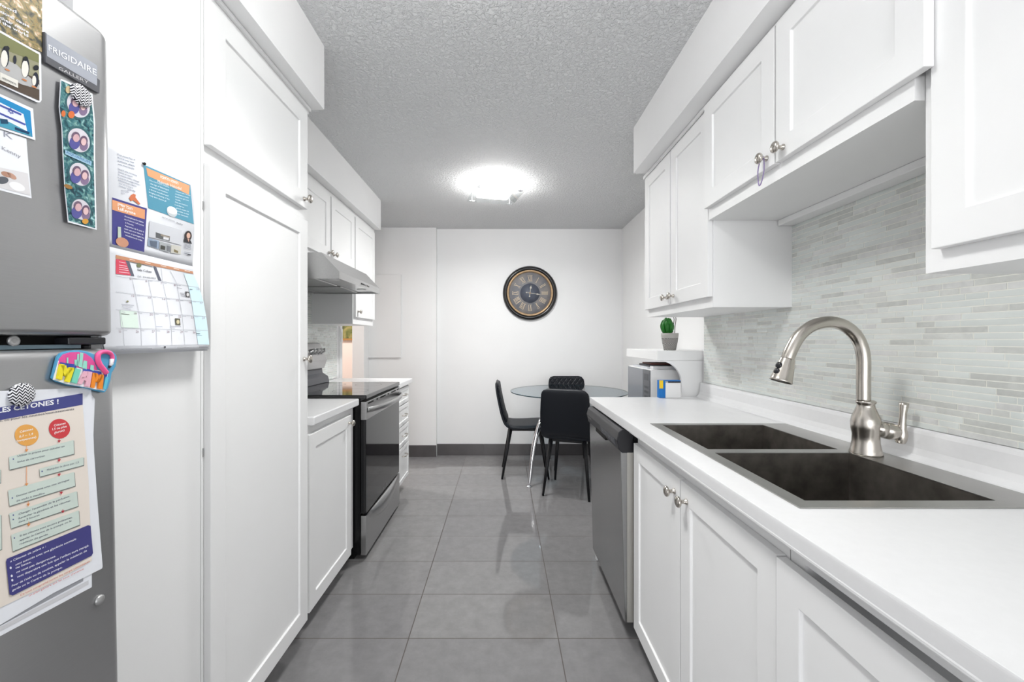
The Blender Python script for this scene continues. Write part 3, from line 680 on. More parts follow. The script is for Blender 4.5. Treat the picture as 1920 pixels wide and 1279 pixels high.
# ================================================================== FRIDGE (leans back slightly)
FM = Matrix.Translation((-.665, 0, 0)) @ Matrix.Rotation(-math.radians(1.06), 4, 'Y')
FI = FM.inverted()
def fr_at(px, py, off=0.0):
    """point on the fridge front (local x = off) seen at a photo position"""
    o = FI @ Vector((0, 0, H)); d = (FI.to_3x3() @ Vector(((px-CX)/F, 1, -(py-CY)/F))); k = (off-o.x)/d.x
    return o+d*k
t = thing('refrigerator', 'tall stainless top-freezer refrigerator covered with magnets and papers', 'refrigerator', matrix=FM)
def fw(mb):
    mb.v = [FM @ v for v in mb.v]; return mb
part('cabinet_body', fw(MB().box(-.70, -.075, .012, .742, .02, 1.765)), M['greyplastic'], t, bevel=.006)
def rounded_door(z0, z1):
    r = .026; pts = []
    y0, y1 = 0.0, .757; X0 = -.068
    ring = [(X0, y0), (X0, y1)]
    for k in range(9): a = PI/2*k/8; ring.append((-r+r*math.sin(PI/2-a+PI/2-PI/2) if False else -r+r*math.sin(a), y1-r+r*math.cos(a)))
    for k in range(9): a = PI/2*k/8; ring.append((-r+r*math.cos(a), y0+r-r*math.sin(a)))
    # flat front crowns very slightly
    mb = MB(); n = len(ring); vs = []
    lv = []
    for k in range(6): a = PI/2*k/5; lv.append((z0+.010*(1-math.sin(a)), .010*(1-math.cos(a))))
    for k in range(6): a = PI/2*k/5; lv.append((z1-.016*(1-math.cos(a)) if False else z1-.016+.016*math.sin(a), .016*(1-math.cos(a))))
    # first list: from bottom face edge up to full size
    L = [(z0+.01*(1-math.cos(PI/2*k/5)), .01*(1-math.sin(PI/2*k/5))) for k in range(6)]+[(z1-.016+.016*math.sin(PI/2*k/5), .016*(1-math.cos(PI/2*k/5))) for k in range(6)]
    cy = (y0+y1)/2
    for z, ins in L:
        for x, y in ring:
            yy = y-ins*(1 if y > cy else -1)*min(1, abs(y-cy)/(cy-r)); xx = x-ins if x > X0+.001 else x
            vs.append((xx, yy, z))
    fs = [(i*n+k, i*n+(k+1) % n, (i+1)*n+(k+1) % n, (i+1)*n+k) for i in range(len(L)-1) for k in range(n)]
    fs = [tuple(reversed(f)) for f in fs]
    mb.add(vs, fs, True); mb.add(vs[:n], [list(range(n))]); mb.add(vs[-n:], [list(range(n))[::-1]])
    return mb
part('freezer_door', fw(rounded_door(1.2475, 1.785)), M['fridge'], t)
ld = part('lower_door', fw(rounded_door(.05, 1.2262)), M['fridge'], t)
part('door_gasket', fw(MB().box(-.075, -.03, .02, .735, 1.222, 1.252)), M['gapdark'], t)
hg = part('hinge_bracket', fw(MB().box(-.03, -.012, .40, .70, 1.2268, 1.2335)), M['teal'], t, bevel=.001)
part('hinge_cover', fw(MB().box(-.032, -.006, .675, .738, 1.2330, 1.2452)), M['blackplastic'], hg, bevel=.002)
part('hinge_pin', fw(MB().lathe((-.02, .715, 1.2262), (0, 0, 1), [(0, .006), (.007, .006)], 14)), M['blackplastic'], hg)
pz = fr_at(25, 643, -.012)
part('hinge_screw', fw(MB().lathe((-.013, pz.y, 1.2395), (1, 0, 0), [(0, .0075), (.003, .0075), (.004, .005), (.0025, .003)], 18)), M['silverdot'], hg)
pp = fr_at(185, 1125)
part('hole_plug', fw(MB().lathe(pp, (1, 0, 0), [(0, .008), (.003, .008), (.005, .005), (.0055, .001)], 18)), M['silverdot'], ld)

def local_art():
    return Art(lambda u, v, l: FM @ fr_at(u, v, l))
def card(name, label, cat, px, thick=.0006, mt=None, base=.0004, bend=None):
    """flat sheet on the fridge from photo-outline px; returns (object, lift of its front)"""
    c = fr_at(*px[0]); mb = MB(); pts = [FM @ fr_at(x, y, base) for x, y in px]
    dx = (FM.to_3x3() @ Vector((1, 0, 0)))*thick
    mb.prism(pts, dx)
    cen = sum((fr_at(x, y, base) for x, y in px), Vector((0, 0, 0)))/len(px)
    o = part(name, mb, mt or M['paper'], matrix=FM @ Matrix.Translation(cen))
    tag(o, label, cat); return o
# maker's badge
bt = [(80, 59), (183.5, 152), (182, 175), (81.5, 117)]
mbd = MB().prism([FM @ fr_at(x, y, .0003) for x, y in [(79, 60), (183, 151), (182, 175.5), (81, 117)]], (FM.to_3x3() @ Vector((1, 0, 0)))*.004)
bd = part('name_badge', mbd, M['greyplastic'], t)
A = local_art(); A.l = .0046
A.quad([(87, 63), (182.5, 123), (182, 161), (88, 105)], (150, 154, 164))
A.up(.0005); A.text('FRIGIDAIRE', (91, 94), (181, 142), 11.5, (226, 228, 232), bold=.006)
A.text('GALLERY', (110, 130), (166, 158), 6, (190, 190, 192), bold=.004)
part('badge_lettering', A.mb, M['ink'], bd)

# ---- autumn postcard
o = card('postcard', 'autumn leaf postcard with white words at the top left of the freezer door', 'postcard', [(-60, -150), (79, -40), (78, 98), (0, 62), (-60, 34)], mt=M['foliage'])
A = local_art(); A.l = .0016
for i, (tx, x0, y0, x1, y1) in enumerate((('food', -2, 10, 31, 25), ('national cause', -8, 19, 55, 52), ('their more', 0, 35, 54, 63), ('around the world', -34, 25, 53, 70))):
    A.text(tx, (x0, y0), (x1, y1), 5.5, (236, 236, 244), bold=.02)
part('lettering', A.mb, M['ink'], o)
# ---- penguin magnet
o = card('photo_magnet', 'rounded photo magnet of penguins on rocks, below the autumn postcard', 'magnet', [(-60, 30), (0, 58), (72, 99), (75, 103), (76, 188), (73, 192), (68, 192), (0, 160), (-60, 130)], thick=.0016, base=.0012)
A = local_art(); A.l = .0031
A.poly([(-60, 33), (0, 61), (73, 102), (74, 189), (0, 157), (-60, 127)], (150, 148, 122)); A.up()
A.poly([(-60, 33), (0, 61), (73, 102), (73, 118), (0, 90), (-60, 60)], (122, 124, 84))
A.poly([(0, 118), (40, 134), (74, 150), (74, 189), (0, 157), (-60, 127), (-60, 90)], (84, 72, 62)); A.up()
A.poly([(0, 108), (30, 120), (52, 142), (74, 160), (74, 168), (40, 158), (0, 136)], (176, 176, 176)); A.up()
for x, y, r in ((10, 106, 12), (48, 126, 12), (67, 150, 9), (28, 112, 5)):
    A.disc(x, y, r*.62, r*1.65, (40, 44, 56), 16)
A.up()
for x, y, r in ((8, 110, 11), (47, 129, 11), (64, 151, 6.5)):
    A.disc(x, y, r*.6, r*1.45, (228, 224, 216), 16)
A.up()
for x, y in ((14, 131), (46, 150), (64, 163)): A.disc(x, y, 5, 1.8, (196, 128, 84), 10, sk=.4)
for x, y, r in ((13, 91, 5), (48, 110, 4.5), (68, 127, 5)): A.disc(x, y, r, r, (28, 32, 40), 12)
A.poly([(0, 135), (34, 151), (34, 165), (0, 150)], (222, 220, 212)); A.up(); A.text('HERMANUS', (4, 148), (30, 160), 4, (80, 80, 84))
part('photo', A.mb, M['gloss_ink'], o)
# ---- flag magnet
o = card('photo_magnet', 'blue and white photo magnet of a striped flag with a star over water', 'magnet', [(-60, 150), (0, 177), (60, 204), (64.5, 263), (0, 242), (-60, 216)], thick=.0016)
A = local_art(); A.l = .0023
A.poly([(-58, 156), (0, 181), (57, 208), (61, 257), (0, 237), (-58, 212)], (34, 136, 192)); A.up()
A.poly([(-58, 168), (0, 192), (44, 214), (52, 250), (0, 226), (-58, 200)], (228, 232, 244)); A.up()
A.line((-58, 172), (40, 215), 3.4, (70, 84, 160)); A.line((-58, 187), (48, 234), 3.4, (70, 84, 160))
for a in (0, 1):
    pts = [(20+6*math.sin(a*PI+2*PI*k/3), 208-6*math.cos(a*PI+2*PI*k/3)+3*math.sin(a*PI+2*PI*k/3)) for k in range(3)]
    for k in range(3): A.line(pts[k], pts[(k+1) % 3], 1, (80, 92, 168))
A.poly([(-58, 204), (0, 222), (20, 230), (58, 250), (60, 256), (0, 237), (-58, 211)], (70, 152, 178)); A.up()
A.poly([(0, 222), (14, 224), (16, 232), (2, 232)], (24, 70, 100)); A.poly([(28, 238), (56, 248), (54, 252), (28, 243)], (20, 60, 96))
part('photo', A.mb, M['gloss_ink'], o)
# ---- thank-you card
o = card('greeting_card', 'white card with script lettering tucked under the flag magnet', 'card', [(-60, 228), (0, 243), (49, 260), (53, 310), (59, 372), (0, 357), (-60, 343)], base=.0002, thick=.0003)
A = local_art(); A.l = .0008
A.text('K', (7, 256), (24, 262), 12, (150, 152, 165)); A.text('& Kenny', (-10, 274), (39, 297), 7, (150, 150, 160))
A.poly([(-60, 300), (0, 314), (52, 325), (57, 367), (0, 352), (-60, 338)], (214, 212, 214)); A.up()
A.disc(4, 338, 12, 7, (80, 84, 92)); A.disc(12, 327, 10, 5, (176, 132, 110), sk=.3); A.disc(22, 330, 9, 5, (190, 148, 128), sk=.5); A.disc(32, 350, 15, 8, (236, 236, 238), sk=.3)
part('print', A.mb, M['ink'], o)
# ---- photo strip
o = card('photo_strip', 'tall narrow strip of four round couple portraits on a sea background', 'photo strip', [(113, 148), (124, 152), (172, 176), (177, 230), (177, 300), (180, 431), (127, 417), (121, 360), (117, 290), (115, 240), (110, 200)], thick=.0012, mt=M['paper'], base=.004)
A = local_art(); A.l = .0056
sea = MB().prism([FM @ fr_at(x, y, .0053) for x, y in [(115, 151), (171, 178), (175.5, 230), (175.5, 300), (178.5, 428), (129, 414), (123, 360), (119, 290), (117, 240), (112, 201)]], (FM.to_3x3() @ Vector((1, 0, 0)))*.0002)
part('sea_print', sea, M['reef'], o)
for cx_, cy_, rx, ry in ((147, 197, 25, 27), (148, 263, 24, 26), (150, 327, 23, 25), (152, 393, 21, 23)):
    A.l = .0057; A.disc(cx_, cy_, rx, ry, (58, 98, 104), 28, sk=.25); A.up(); A.disc(cx_, cy_, rx-3.5, ry-4, (206, 202, 210), 28, sk=.25); A.up()
    A.disc(cx_-8, cy_+5, 10, 12, (84, 84, 148), 16); A.disc(cx_+9, cy_+10, 8, 10, (128, 108, 138), 16); A.up()
    A.disc(cx_-6, cy_-7, 8, 9, (110, 90, 110), 16); A.disc(cx_+9, cy_+1, 7.5, 9.5, (104, 82, 104), 16); A.up()
    A.disc(cx_-5, cy_-4, 6, 7.5, (204, 166, 172), 16); A.disc(cx_+9, cy_+3, 5, 7, (216, 182, 184), 16)
A.up(); A.poly([(122, 281), (172, 303), (171, 311), (122, 289)], (150, 186, 208)); A.disc(128, 168, 5, 7, (198, 178, 140)); A.disc(160, 415, 6, 5, (206, 150, 60)); A.disc(128, 350, 8, 4, (150, 110, 60), sk=.3); A.disc(119, 213, 4, 6, (206, 110, 60))
A.disc(134, 215, 6, 7, (206, 110, 60)); A.up(); A.text('AQUARIUM', (124, 287), (169, 307), 4.5, (70, 110, 160), bold=.01)
part('portraits', A.mb, M['gloss_ink'], o)
# ---- chevron button magnets
def button(px, py, r, label):
    p = fr_at(px, py, .0068 if py < 300 else .0025); mx = FM @ Matrix.Translation(p)
    mb = MB().lathe((0, 0, 0), (1, 0, 0), [(-.002, r*.93), (0, r), (.002, r), (.0035, r*.93), (.005, r*.7), (.0058, r*.4), (.006, .001)], 36)
    mb.v = [mx @ v for v in mb.v]
    o = part('button_magnet', mb, M['chevron'], matrix=mx); tag(o, label, 'magnet', 'black and white chevron button magnets')
button(151, 179, .0172, 'chevron button magnet holding the top of the photo strip')
button(40, 740, .0165, 'chevron button magnet on the ketone sheet below')
# ---- papers on the lower door
o = card('paper_sheet', 'white sheet sticking out from behind the ketone instruction sheet', 'paper', [(-160, 776), (0, 740), (171, 740), (177.5, 748), (170, 940), (172, 1101), (0, 1193), (-160, 1290)], base=.0002, thick=.0003)
A = local_art(); A.l = .0008; A.poly([(0, 1162), (156, 1082), (156, 1090), (0, 1174)], (150, 152, 158)); A.poly([(0, 1176), (166, 1088), (166, 1096), (0, 1184)], (206, 206, 210)); part('print', A.mb, M['ink'], o)
o = card('instruction_sheet', 'printed French instruction sheet about ketones with coloured boxes', 'paper', [(-168, 772), (0, 733), (170, 727), (172, 745), (176, 850), (183, 950), (192, 1062), (191, 1066), (100, 1112), (0, 1172), (-168, 1268)], base=.0011, thick=.0004)
A = local_art(); A.l = .0021
A.poly([(-150, 812), (0, 780), (155, 758), (166, 900), (172, 1052), (100, 1092), (0, 1140), (-150, 1228)], (232, 222, 212)); A.up()
A.quad([(-150, 790), (155, 737.5), (155, 759), (-150, 816)], (66, 70, 134))
A.l += .0002
A.text('LES CÉTONES !', (-4, 774.5), (110, 757), 9, (244, 244, 248), bold=.028)
A.text('s, ou pour les nausées/vomissements', (0, 791), (139, 768.5), 4.2, (84, 84, 96), bold=.006)
A.disc(50, 816, 22.5, 20, (232, 168, 84), 32); A.disc(111.5, 804, 20, 18.5, (206, 62, 68), 32); A.up()
for tx, x0, y0, x1, y1 in (('Cétones', 37, 812, 62, 806), ('0,7 – 1,4', 36, 821, 62, 815), ('(moyennes)', 31, 829, 68, 821)): A.text(tx, (x0, y0), (x1, y1), 4, (250, 246, 240), bold=.02)
for tx, x0, y0, x1, y1 in (('Cétones', 101, 800, 123, 795), ('1,5 ou plus', 98, 807, 125, 801), ('(fortes)', 102, 814, 121, 808)): A.text(tx, (x0, y0), (x1, y1), 4, (250, 246, 246), bold=.02)
mint = (206, 218, 210); dk = (116, 122, 118)
boxes = [[(17, 857), (138, 825), (139, 851), (18, 881)], [(74, 879), (157, 857), (157, 872), (75, 894)], [(15, 920), (139, 885), (141, 911), (18, 949)], [(17, 963), (144, 921), (146.5, 949), (21, 991)], [(21, 1003), (147.5, 957), (149.5, 984), (24, 1034)],
         [(-120, 1010), (2, 965), (3, 1030), (-118, 1070)], [(-120, 920), (1, 880), (1, 905), (-118, 945)]]
for b in boxes:
    A.poly([(x+1, y+1.4) for x, y in b], dk)
A.up()
for b in boxes: A.poly(b, mint)
A.up()
for tx, x0, y0, x1, y1 in (('Utiliser le prisme pour calculer un', 33, 857, 121, 838), ('bolus de correction', 33, 868, 84, 856), ('Multiplier la dose par 1,5', 88, 883, 148, 868), ('Donner cette dose avec une seringue', 31, 932, 130, 901), ('de stylo à insuline', 31, 941, 84, 926),
                           ('Changer l’ensemble de la perfusion', 35, 966, 130, 932), ('Revérifier la glycémie et les cétones', 35, 974, 132, 940), ('dans 2 heures', 35, 981, 74, 967), ('Si les cétones sont encore présentes,', 37, 1007, 136, 971), ('appeler le Centre de la pompe ou le', 37, 1015, 134, 978), ('médecin de garde', 37, 1022, 90, 1003)):
    A.text(tx, (x0, y0), (x1, y1), 3.6, (104, 112, 124), bold=.006)
for x, y in ((25, 861), (79, 884), (23, 934), (25, 966), (25, 974), (27, 1009)): A.disc(x, y, 1.3, 1.5, (84, 92, 150), 8)
for (x0, y0, x1, y1, c) in ((50, 836, 50, 846, 0), (50, 875, 50, 910, 0), (53, 940, 53, 948, 0), (54, 978, 54, 986, 0), (111, 822, 111, 829, 1), (111, 858, 111, 865, 1), (111, 887, 111, 892, 1), (115, 921, 115, 926, 1), (118, 955, 118, 961, 1)):
    c = (226, 150, 84) if c == 0 else (196, 62, 74); A.line((x0, y0), (x1, y1), 1.1, c); A.poly([(x1-3.4, y1-3), (x1+3.4, y1-4), (x1, y1+1.4)], c)
A.poly([(11.5, 1054), (13, 1048), (165, 985), (170, 986), (172, 1010), (174.5, 1037), (172, 1042), (24, 1117), (18, 1115)], (64, 62, 126)); A.up()
for tx, x0, y0, x1, y1 in (('« Cétones de jeûne » :', 19, 1055, 86, 1026), ('sont associés avec une glycémie normale', 29, 1061, 143, 1012), ('ou basse.', 29, 1067, 59, 1055), ('ne sont pas dangereuses.', 31, 1075, 105, 1044), ('vont disparaître une fois que l’enfant aura mangé.', 32, 1084, 167, 1024),
                           ('Pour de l’aide ou du soutien, appeler le médecin de', 22, 1101, 163, 1034), ('garde ou le Centre de la pompe.', 23, 1109, 117, 1065)):
    A.text(tx, (x0, y0), (x1, y1), 4, (236, 236, 246), bold=.012)
for x, y in ((20, 1065), (22, 1080), (23, 1088)): A.disc(x, y, 2, 2.4, (230, 230, 242), 10)
A.text('Ce tout comprend parmi les corps cétoniques', (38, 1118), (168, 1054), 3.6, (206, 92, 76)); A.text('un plan génère qui lui tout d’avance', (54, 1119), (157, 1068), 3.6, (206, 92, 76))
part('print', A.mb, M['ink'], o)
# ---- MIAMI magnet
def c3(x, y): return (x/3.76, y/3.76+620)
ol = [c3(*p) for p in ((348, 335), (360, 290), (372, 240), (385, 190), (405, 162), (440, 147), (490, 140), (545, 138), (600, 148), (635, 162), (655, 182), (672, 155), (700, 140), (740, 137), (780, 150), (803, 178), (805, 210), (795, 255), (768, 300), (760, 350), (742, 405), (718, 438), (660, 425), (600, 410), (530, 395), (460, 385), (380, 360))]
X1 = FM.to_3x3() @ Vector((1, 0, 0))
cen = fr_at(155, 690, .002)
t = thing('city_magnet', 'puffy MIAMI souvenir magnet with a pink flamingo and a skyline', 'magnet', matrix=FM @ Matrix.Translation(cen))
part('backing', MB().prism([FM @ fr_at(x, y, .0005) for x, y in ol], X1*.0055), mat('magnet_blue', (84, 160, 200), .4), t, bevel=.0015)
pk = [c3(*p) for p in ((405, 245), (412, 200), (440, 168), (490, 153), (550, 150), (600, 162), (640, 190), (665, 225), (682, 280), (560, 265), (470, 250))]
part('pink_sun', MB().prism([FM @ fr_at(x, y, .0055) for x, y in pk], X1*.0012), mat('magnet_pink', (224, 84, 156), .4), t, bevel=.0004)
A = local_art(); A.l = .0072
for p in (((470, 250), (470, 190), (482, 190), (482, 250)), ((540, 250), (545, 165), (558, 165), (555, 250)), ((525, 250), (525, 205), (550, 205), (550, 250)), ((555, 255), (565, 155), (588, 160), (580, 262)), ((580, 265), (590, 210), (615, 215), (612, 275)), ((635, 275), (638, 240), (662, 246), (660, 285))):
    A.poly([c3(*q) for q in p], (150, 216, 200))
part('skyline', A.mb, M['ink'], t)
A = local_art(); A.l = .0064
A.poly([c3(*p) for p in ((372, 345), (410, 212), (540, 240), (620, 262), (700, 280), (762, 300), (735, 425), (700, 420), (590, 398), (470, 378))], (238, 240, 246)); A.l = .0072
A.poly([c3(*p) for p in ((425, 222), (535, 240), (540, 268), (420, 250))], (48, 72, 168)); A.poly([c3(*p) for p in ((590, 265), (715, 290), (718, 318), (580, 300))], (48, 72, 168)); A.poly([c3(*p) for p in ((730, 306), (758, 308), (735, 400), (716, 400))], (60, 90, 180))
part('letter_ground', A.mb, M['ink'], t)
def letter(pl, col, nm):
    mb = MB()
    for p in pl: mb.prism([FM @ fr_at(*c3(*q), .0066) for q in p], X1*.0028)
    part('letter', mb, mat('letter_'+nm, col, .5, bump=.3, bscale=300, bdist=.001), t)
letter([((392, 338), (425, 350), (445, 240), (415, 235)), ((450, 358), (480, 366), (512, 270), (480, 262)), ((418, 245), (455, 245), (470, 325), (445, 320)), ((445, 320), (470, 325), (512, 262), (480, 258))], (236, 220, 40), 'yellow')
letter([((492, 362), (530, 374), (560, 274), (520, 264))], (120, 210, 186), 'mint')
letter([((535, 372), (565, 380), (615, 290), (585, 285)), ((592, 392), (622, 398), (640, 292), (605, 286)), ((560, 345), (612, 358), (616, 336), (570, 325))], (232, 178, 196), 'rose')
letter([((628, 398), (655, 405), (672, 300), (645, 296)), ((682, 408), (712, 414), (722, 316), (695, 310)), ((650, 300), (680, 304), (692, 368), (668, 362)), ((668, 362), (692, 368), (722, 312), (698, 308))], (238, 140, 40), 'orange')
letter([((716, 408), (735, 414), (756, 332), (736, 326))], (96, 190, 214), 'aqua')
fl = [FM @ fr_at(*c3(*q), .0078) for q in ((750, 300), (728, 272), (700, 235), (688, 195), (695, 165), (722, 150), (755, 150), (782, 165), (792, 190), (786, 225))]
fm = part('flamingo', MB().tube(smooth_path(fl, 5), [.0040]*20+[.0036]*15+[.0031]*11, 12), mat('flamingo_pink', (236, 92, 150), .4), t)
part('beak', MB().tube([FM @ fr_at(*c3(*q), .0078) for q in ((788, 200), (784, 235), (770, 262))], [.0034, .003, .001], 10), M['white'], fm)
part('beak_tip', MB().tube([FM @ fr_at(*c3(*q), .0082) for q in ((776, 250), (768, 264))], [.0022, .0008], 8), M['blackplastic'], fm)

# ================================================================== CALENDAR
def calX(z):   # upper leaf nearly flat, lower leaf swings away from the wall
    if z > 1.43: return -.7975+.006*math.sin(PI*min(1, (1.642-z)/.212))
    u = (1.43-z)/.213; return -.7965+.042*max(0, u)**1.35
def cal(u, v, l):
    z = 1.43
    for _ in range(30):
        Y = (calX(z)+l)*F/(u-CX); z = H-(v-CY)*Y/F
    return Vector((calX(z)+l, Y, z))
t = thing('wall_calendar', 'open paper wall calendar pinned to the white wall beside the fridge', 'calendar', (-.797, .943, 1.43))
def leaf(name, z0, z1, n, xo, ya, yb, th=.0006, skew=0):
    mb = MB(); vs = []; fs = []
    for i in range(n+1):
        z = z0+(z1-z0)*i/n; x = calX(z)+xo
        vs += [(x, ya, z), (x, yb, z), (x-th, ya, z), (x-th, yb, z)]
    for i in range(n):
        a = i*4; fs += [(a, a+1, a+5, a+4), (a+2, a+6, a+7, a+3), (a+1, a+3, a+7, a+5), (a, a+4, a+6, a+2)]
    fs += [(0, 2, 3, 1), (n*4, n*4+1, n*4+3, n*4+2)]
    mb.add(vs, fs, True); return part(name, mb, M['paper'], t)
up = leaf('upper_leaf', 1.43, 1.642, 14, 0, .80, 1.083)
lo = leaf('lower_leaf', 1.217, 1.4295, 16, .001, .80, 1.083)
leaf('back_leaves', 1.213, 1.4295, 16, -.003, .80, 1.081, .002)
def c5(x, y): return (200+x/5.815, 260+y/5.815)
def c6(x, y): return (200+x/5.815, 460+y/5.815)
A = Art(cal); A.l = .0006
def q5(*p, col, n=3, m=5): A.quad([c5(*k) for k in p], col, n, m)
q5((400, 280), (912, 505), (950, 932), (455, 758), col=(76, 146, 172)); q5((60, 640), (440, 762), (408, 1246), (60, 1150), col=(64, 62, 134))
A.l += .0004
q5((430, 315), (905, 512), (898, 612), (448, 405), col=(226, 158, 112)); q5((60, 665), (418, 775), (416, 880), (60, 775), col=(226, 158, 112))
A.l += .0003
A.text('הבדלה ומזוזה', c5(585, 425), c5(780, 500), 5, (252, 248, 244), bold=.02); A.text('Makmah Hakodel', c5(556, 478), c5(815, 560), 5.4, (252, 248, 244), bold=.02)
A.text('קידוש לבנה', c5(120, 725), c5(280, 780), 5, (252, 248, 244), bold=.02); A.text('LaKeynine', c5(125, 775), c5(315, 832), 6, (252, 248, 244), bold=.02)
def lines(x0, y0, dx, slope, n, step, col, words, h=2.8, cf=c5, jag=20, bold=.012):
    rr = random.Random(int(x0*7+y0))
    for i in range(n):
        a = rr.uniform(0, jag); b = dx-rr.uniform(0, jag); w = words[i % len(words)]
        A.text(w, cf(x0+a, y0+i*step+a*slope), cf(x0+b, y0+i*step+b*slope), h, col, bold=bold, fit=1.15)
W1 = ['Accomplissez la mitsva', 'des Makmah LaKeynine', 'à Pourim.', 'Apportez de la joie à', 'ceux qui sont dans le', 'besoin et partagez les', 'bénédictions de la fête.']
lines(190, 850, 225, .33, 7, 34, (236, 236, 246), W1, jag=24)
lines(455, 455, 230, .36, 6, 33, (226, 238, 244), ['Make every home complete', 'the sign of blessing at', 'mezuzah protection', 'a shema inscribed and', 'bringing a blessing of the', 'holy text above all'], jag=26)
lines(740, 575, 175, .3, 9, 30, (226, 238, 244), ['Chaque soir il assure', 'complètement toutes', 'bénédictions qu’à votre', 'famille.', 'Des parchemins', 'à vérifier au', 'grand centre de', 'nouvelles écrites', 'à votre demande'], h=2.4, jag=22)
lines(112, 175, 210, .32, 4, 34, (120, 128, 150), ['Pour aujourd’hui et', 'illustrés pour tout', 'la mémoire, offrande', 'avec votre famille'], jag=16)
lines(112, 330, 260, .36, 7, 30, (136, 142, 160), ['Quand une personne', 'donne un esprit', 'le monde entier change', 'la charité protège toutes', 'bénédictions infinies', 'jour de la joie à', 'bonheur et famille'], jag=22)
lines(155, 570, 110, .0, 3, 18, (150, 154, 170), ['Pour les enfants', 'sous la fête', 'merci'], h=2, jag=8)
# gavel-like wooden rattle, round white plate and hand
A.poly([c5(*p) for p in ((245, 650), (262, 618), (292, 600), (318, 612), (314, 640), (370, 716), (348, 718), (290, 672), (262, 682))], (204, 112, 70))
A.disc(*c5(712, 800), 9.6, 9, (196, 202, 206), 24, sk=.3); A.l += .0002; A.disc(*c5(714, 782), 9.4, 7, (240, 242, 244), 24, sk=.3)
A.disc(*c5(170, 1130), 12, 9, (206, 150, 122), 20, sk=.2); A.poly([c5(*p) for p in ((122, 960), (155, 965), (160, 1080), (122, 1080))], (196, 210, 196))
A.text('PROFUSION', c5(605, 865), c5(740, 910), 2.6, (140, 142, 150)); A.text('Realty', c5(765, 925), c5(830, 945), 3, (120, 122, 130), bold=.01)
# estate photos
for (p, c) in ((((465, 895), (820, 1000), (815, 1160), (460, 1070)), (208, 210, 216)), (((455, 1080), (572, 1115), (568, 1205), (448, 1165)), (150, 166, 188)), (((578, 1120), (695, 1150), (690, 1245), (575, 1210)), (176, 180, 184)), (((705, 1155), (812, 1175), (808, 1262), (698, 1245)), (206, 204, 196))):
    A.quad([c5(*k) for k in p], c, 3, 3)
A.l += .0003
for (p, c) in ((((535, 1020), (690, 1070), (685, 1120), (535, 1080)), (96, 98, 100)), (((590, 1040), (690, 1065), (685, 1085), (590, 1062)), (150, 138, 124)), (((620, 1060), (680, 1078), (676, 1110), (618, 1095)), (226, 226, 230)), (((470, 1110), (550, 1120), (545, 1190), (478, 1170)), (96, 108, 126)), (((500, 1110), (520, 1115), (518, 1185), (500, 1180)), (190, 196, 204)), (((590, 1160), (640, 1175), (636, 1215), (585, 1205)), (70, 70, 66)), (((655, 1165), (692, 1175), (690, 1235), (655, 1225)), (120, 122, 128)), (((735, 1205), (780, 1225), (778, 1250), (733, 1232)), (128, 116, 84))):
    A.quad([c5(*k) for k in p], c)
# portrait of a woman with long dark hair
A.disc(*c5(890, 1060), 6.5, 9.5, (46, 34, 34), 18); A.poly([c5(*p) for p in ((845, 1085), (870, 1095), (915, 1110), (930, 1150), (845, 1125))], (40, 40, 46)); A.l += .0002
A.disc(*c5(892, 1058), 3.6, 5.4, (222, 180, 160), 16); A.poly([c5(*p) for p in ((880, 1090), (902, 1094), (895, 1130))], (216, 176, 158))
for y in (1150, 1162, 1176, 1188): A.line(c5(848, y), c5(920, y+18), .8, (120, 124, 136))
for y in (1235, 1250): A.line(c5(846, y), c5(916, y+12), .8, (130, 134, 146))
A.quad([c5(*k) for k in ((882, 1255), (918, 1262), (918, 1275), (882, 1268))], (70, 70, 76))
part('print', A.mb, M['ink'], up)
# lower leaf
A = Art(cal); A.l = .0018
def q6(pts, col, n=3, m=3): A.quad([c6(*k) for k in pts], col, n, m)
q6([(100, 105), (940, 285), (945, 312), (100, 145)], (190, 134, 100), 6, 1)
q6([(100, 150), (205, 165), (265, 330), (100, 312)], (206, 62, 86)); q6([(205, 165), (245, 172), (302, 338), (268, 334)], (86, 90, 106)); q6([(508, 230), (540, 236), (598, 388), (568, 384)], (86, 90, 106)); q6([(245, 172), (500, 232), (508, 240), (250, 182)], (120, 110, 106), 3, 1)
q6([(840, 305), (950, 325), (1010, 460), (890, 445)], (206, 226, 236)); q6([(890, 447), (1010, 462), (1058, 620), (925, 605)], (200, 224, 234)); q6([(925, 607), (1058, 622), (1085, 775), (950, 765)], (204, 226, 236)); q6([(950, 767), (1085, 777), (1105, 930), (975, 925)], (200, 224, 234)); q6([(975, 927), (1105, 932), (1118, 1085), (998, 1080)], (204, 228, 238))
q6([(140, 705), (330, 722), (352, 905), (160, 895)], (214, 230, 220))
A.l += .0004
g = (170, 172, 180)
rows = [[(100, 335), (300, 360), (600, 392), (880, 440), (1008, 462)], [(100, 505), (320, 535), (640, 575), (930, 605), (1056, 622)], [(100, 700), (335, 722), (665, 748), (945, 768), (1084, 778)], [(100, 905), (350, 910), (690, 915), (975, 925), (1104, 930)], [(100, 1100), (370, 1095), (700, 1090), (1000, 1082), (1118, 1085)]]
for r in rows:
    for a, b in zip(r, r[1:]): A.line(c6(*a), c6(*b), .55, g, 3)
cols = [[(275, 350), (315, 530), (350, 722), (375, 912), (380, 1092)], [(455, 378), (490, 556), (520, 735), (540, 913), (550, 1092)], [(595, 250), (610, 392), (650, 575), (680, 748), (705, 915), (712, 1090)], [(690, 270), (765, 415), (795, 590), (822, 757), (840, 920), (852, 1086)], [(150, 705), (180, 908), (195, 1098)]]
for r in cols:
    for a, b in zip(r, r[1:]): A.line(c6(*a), c6(*b), .55, g, 3)
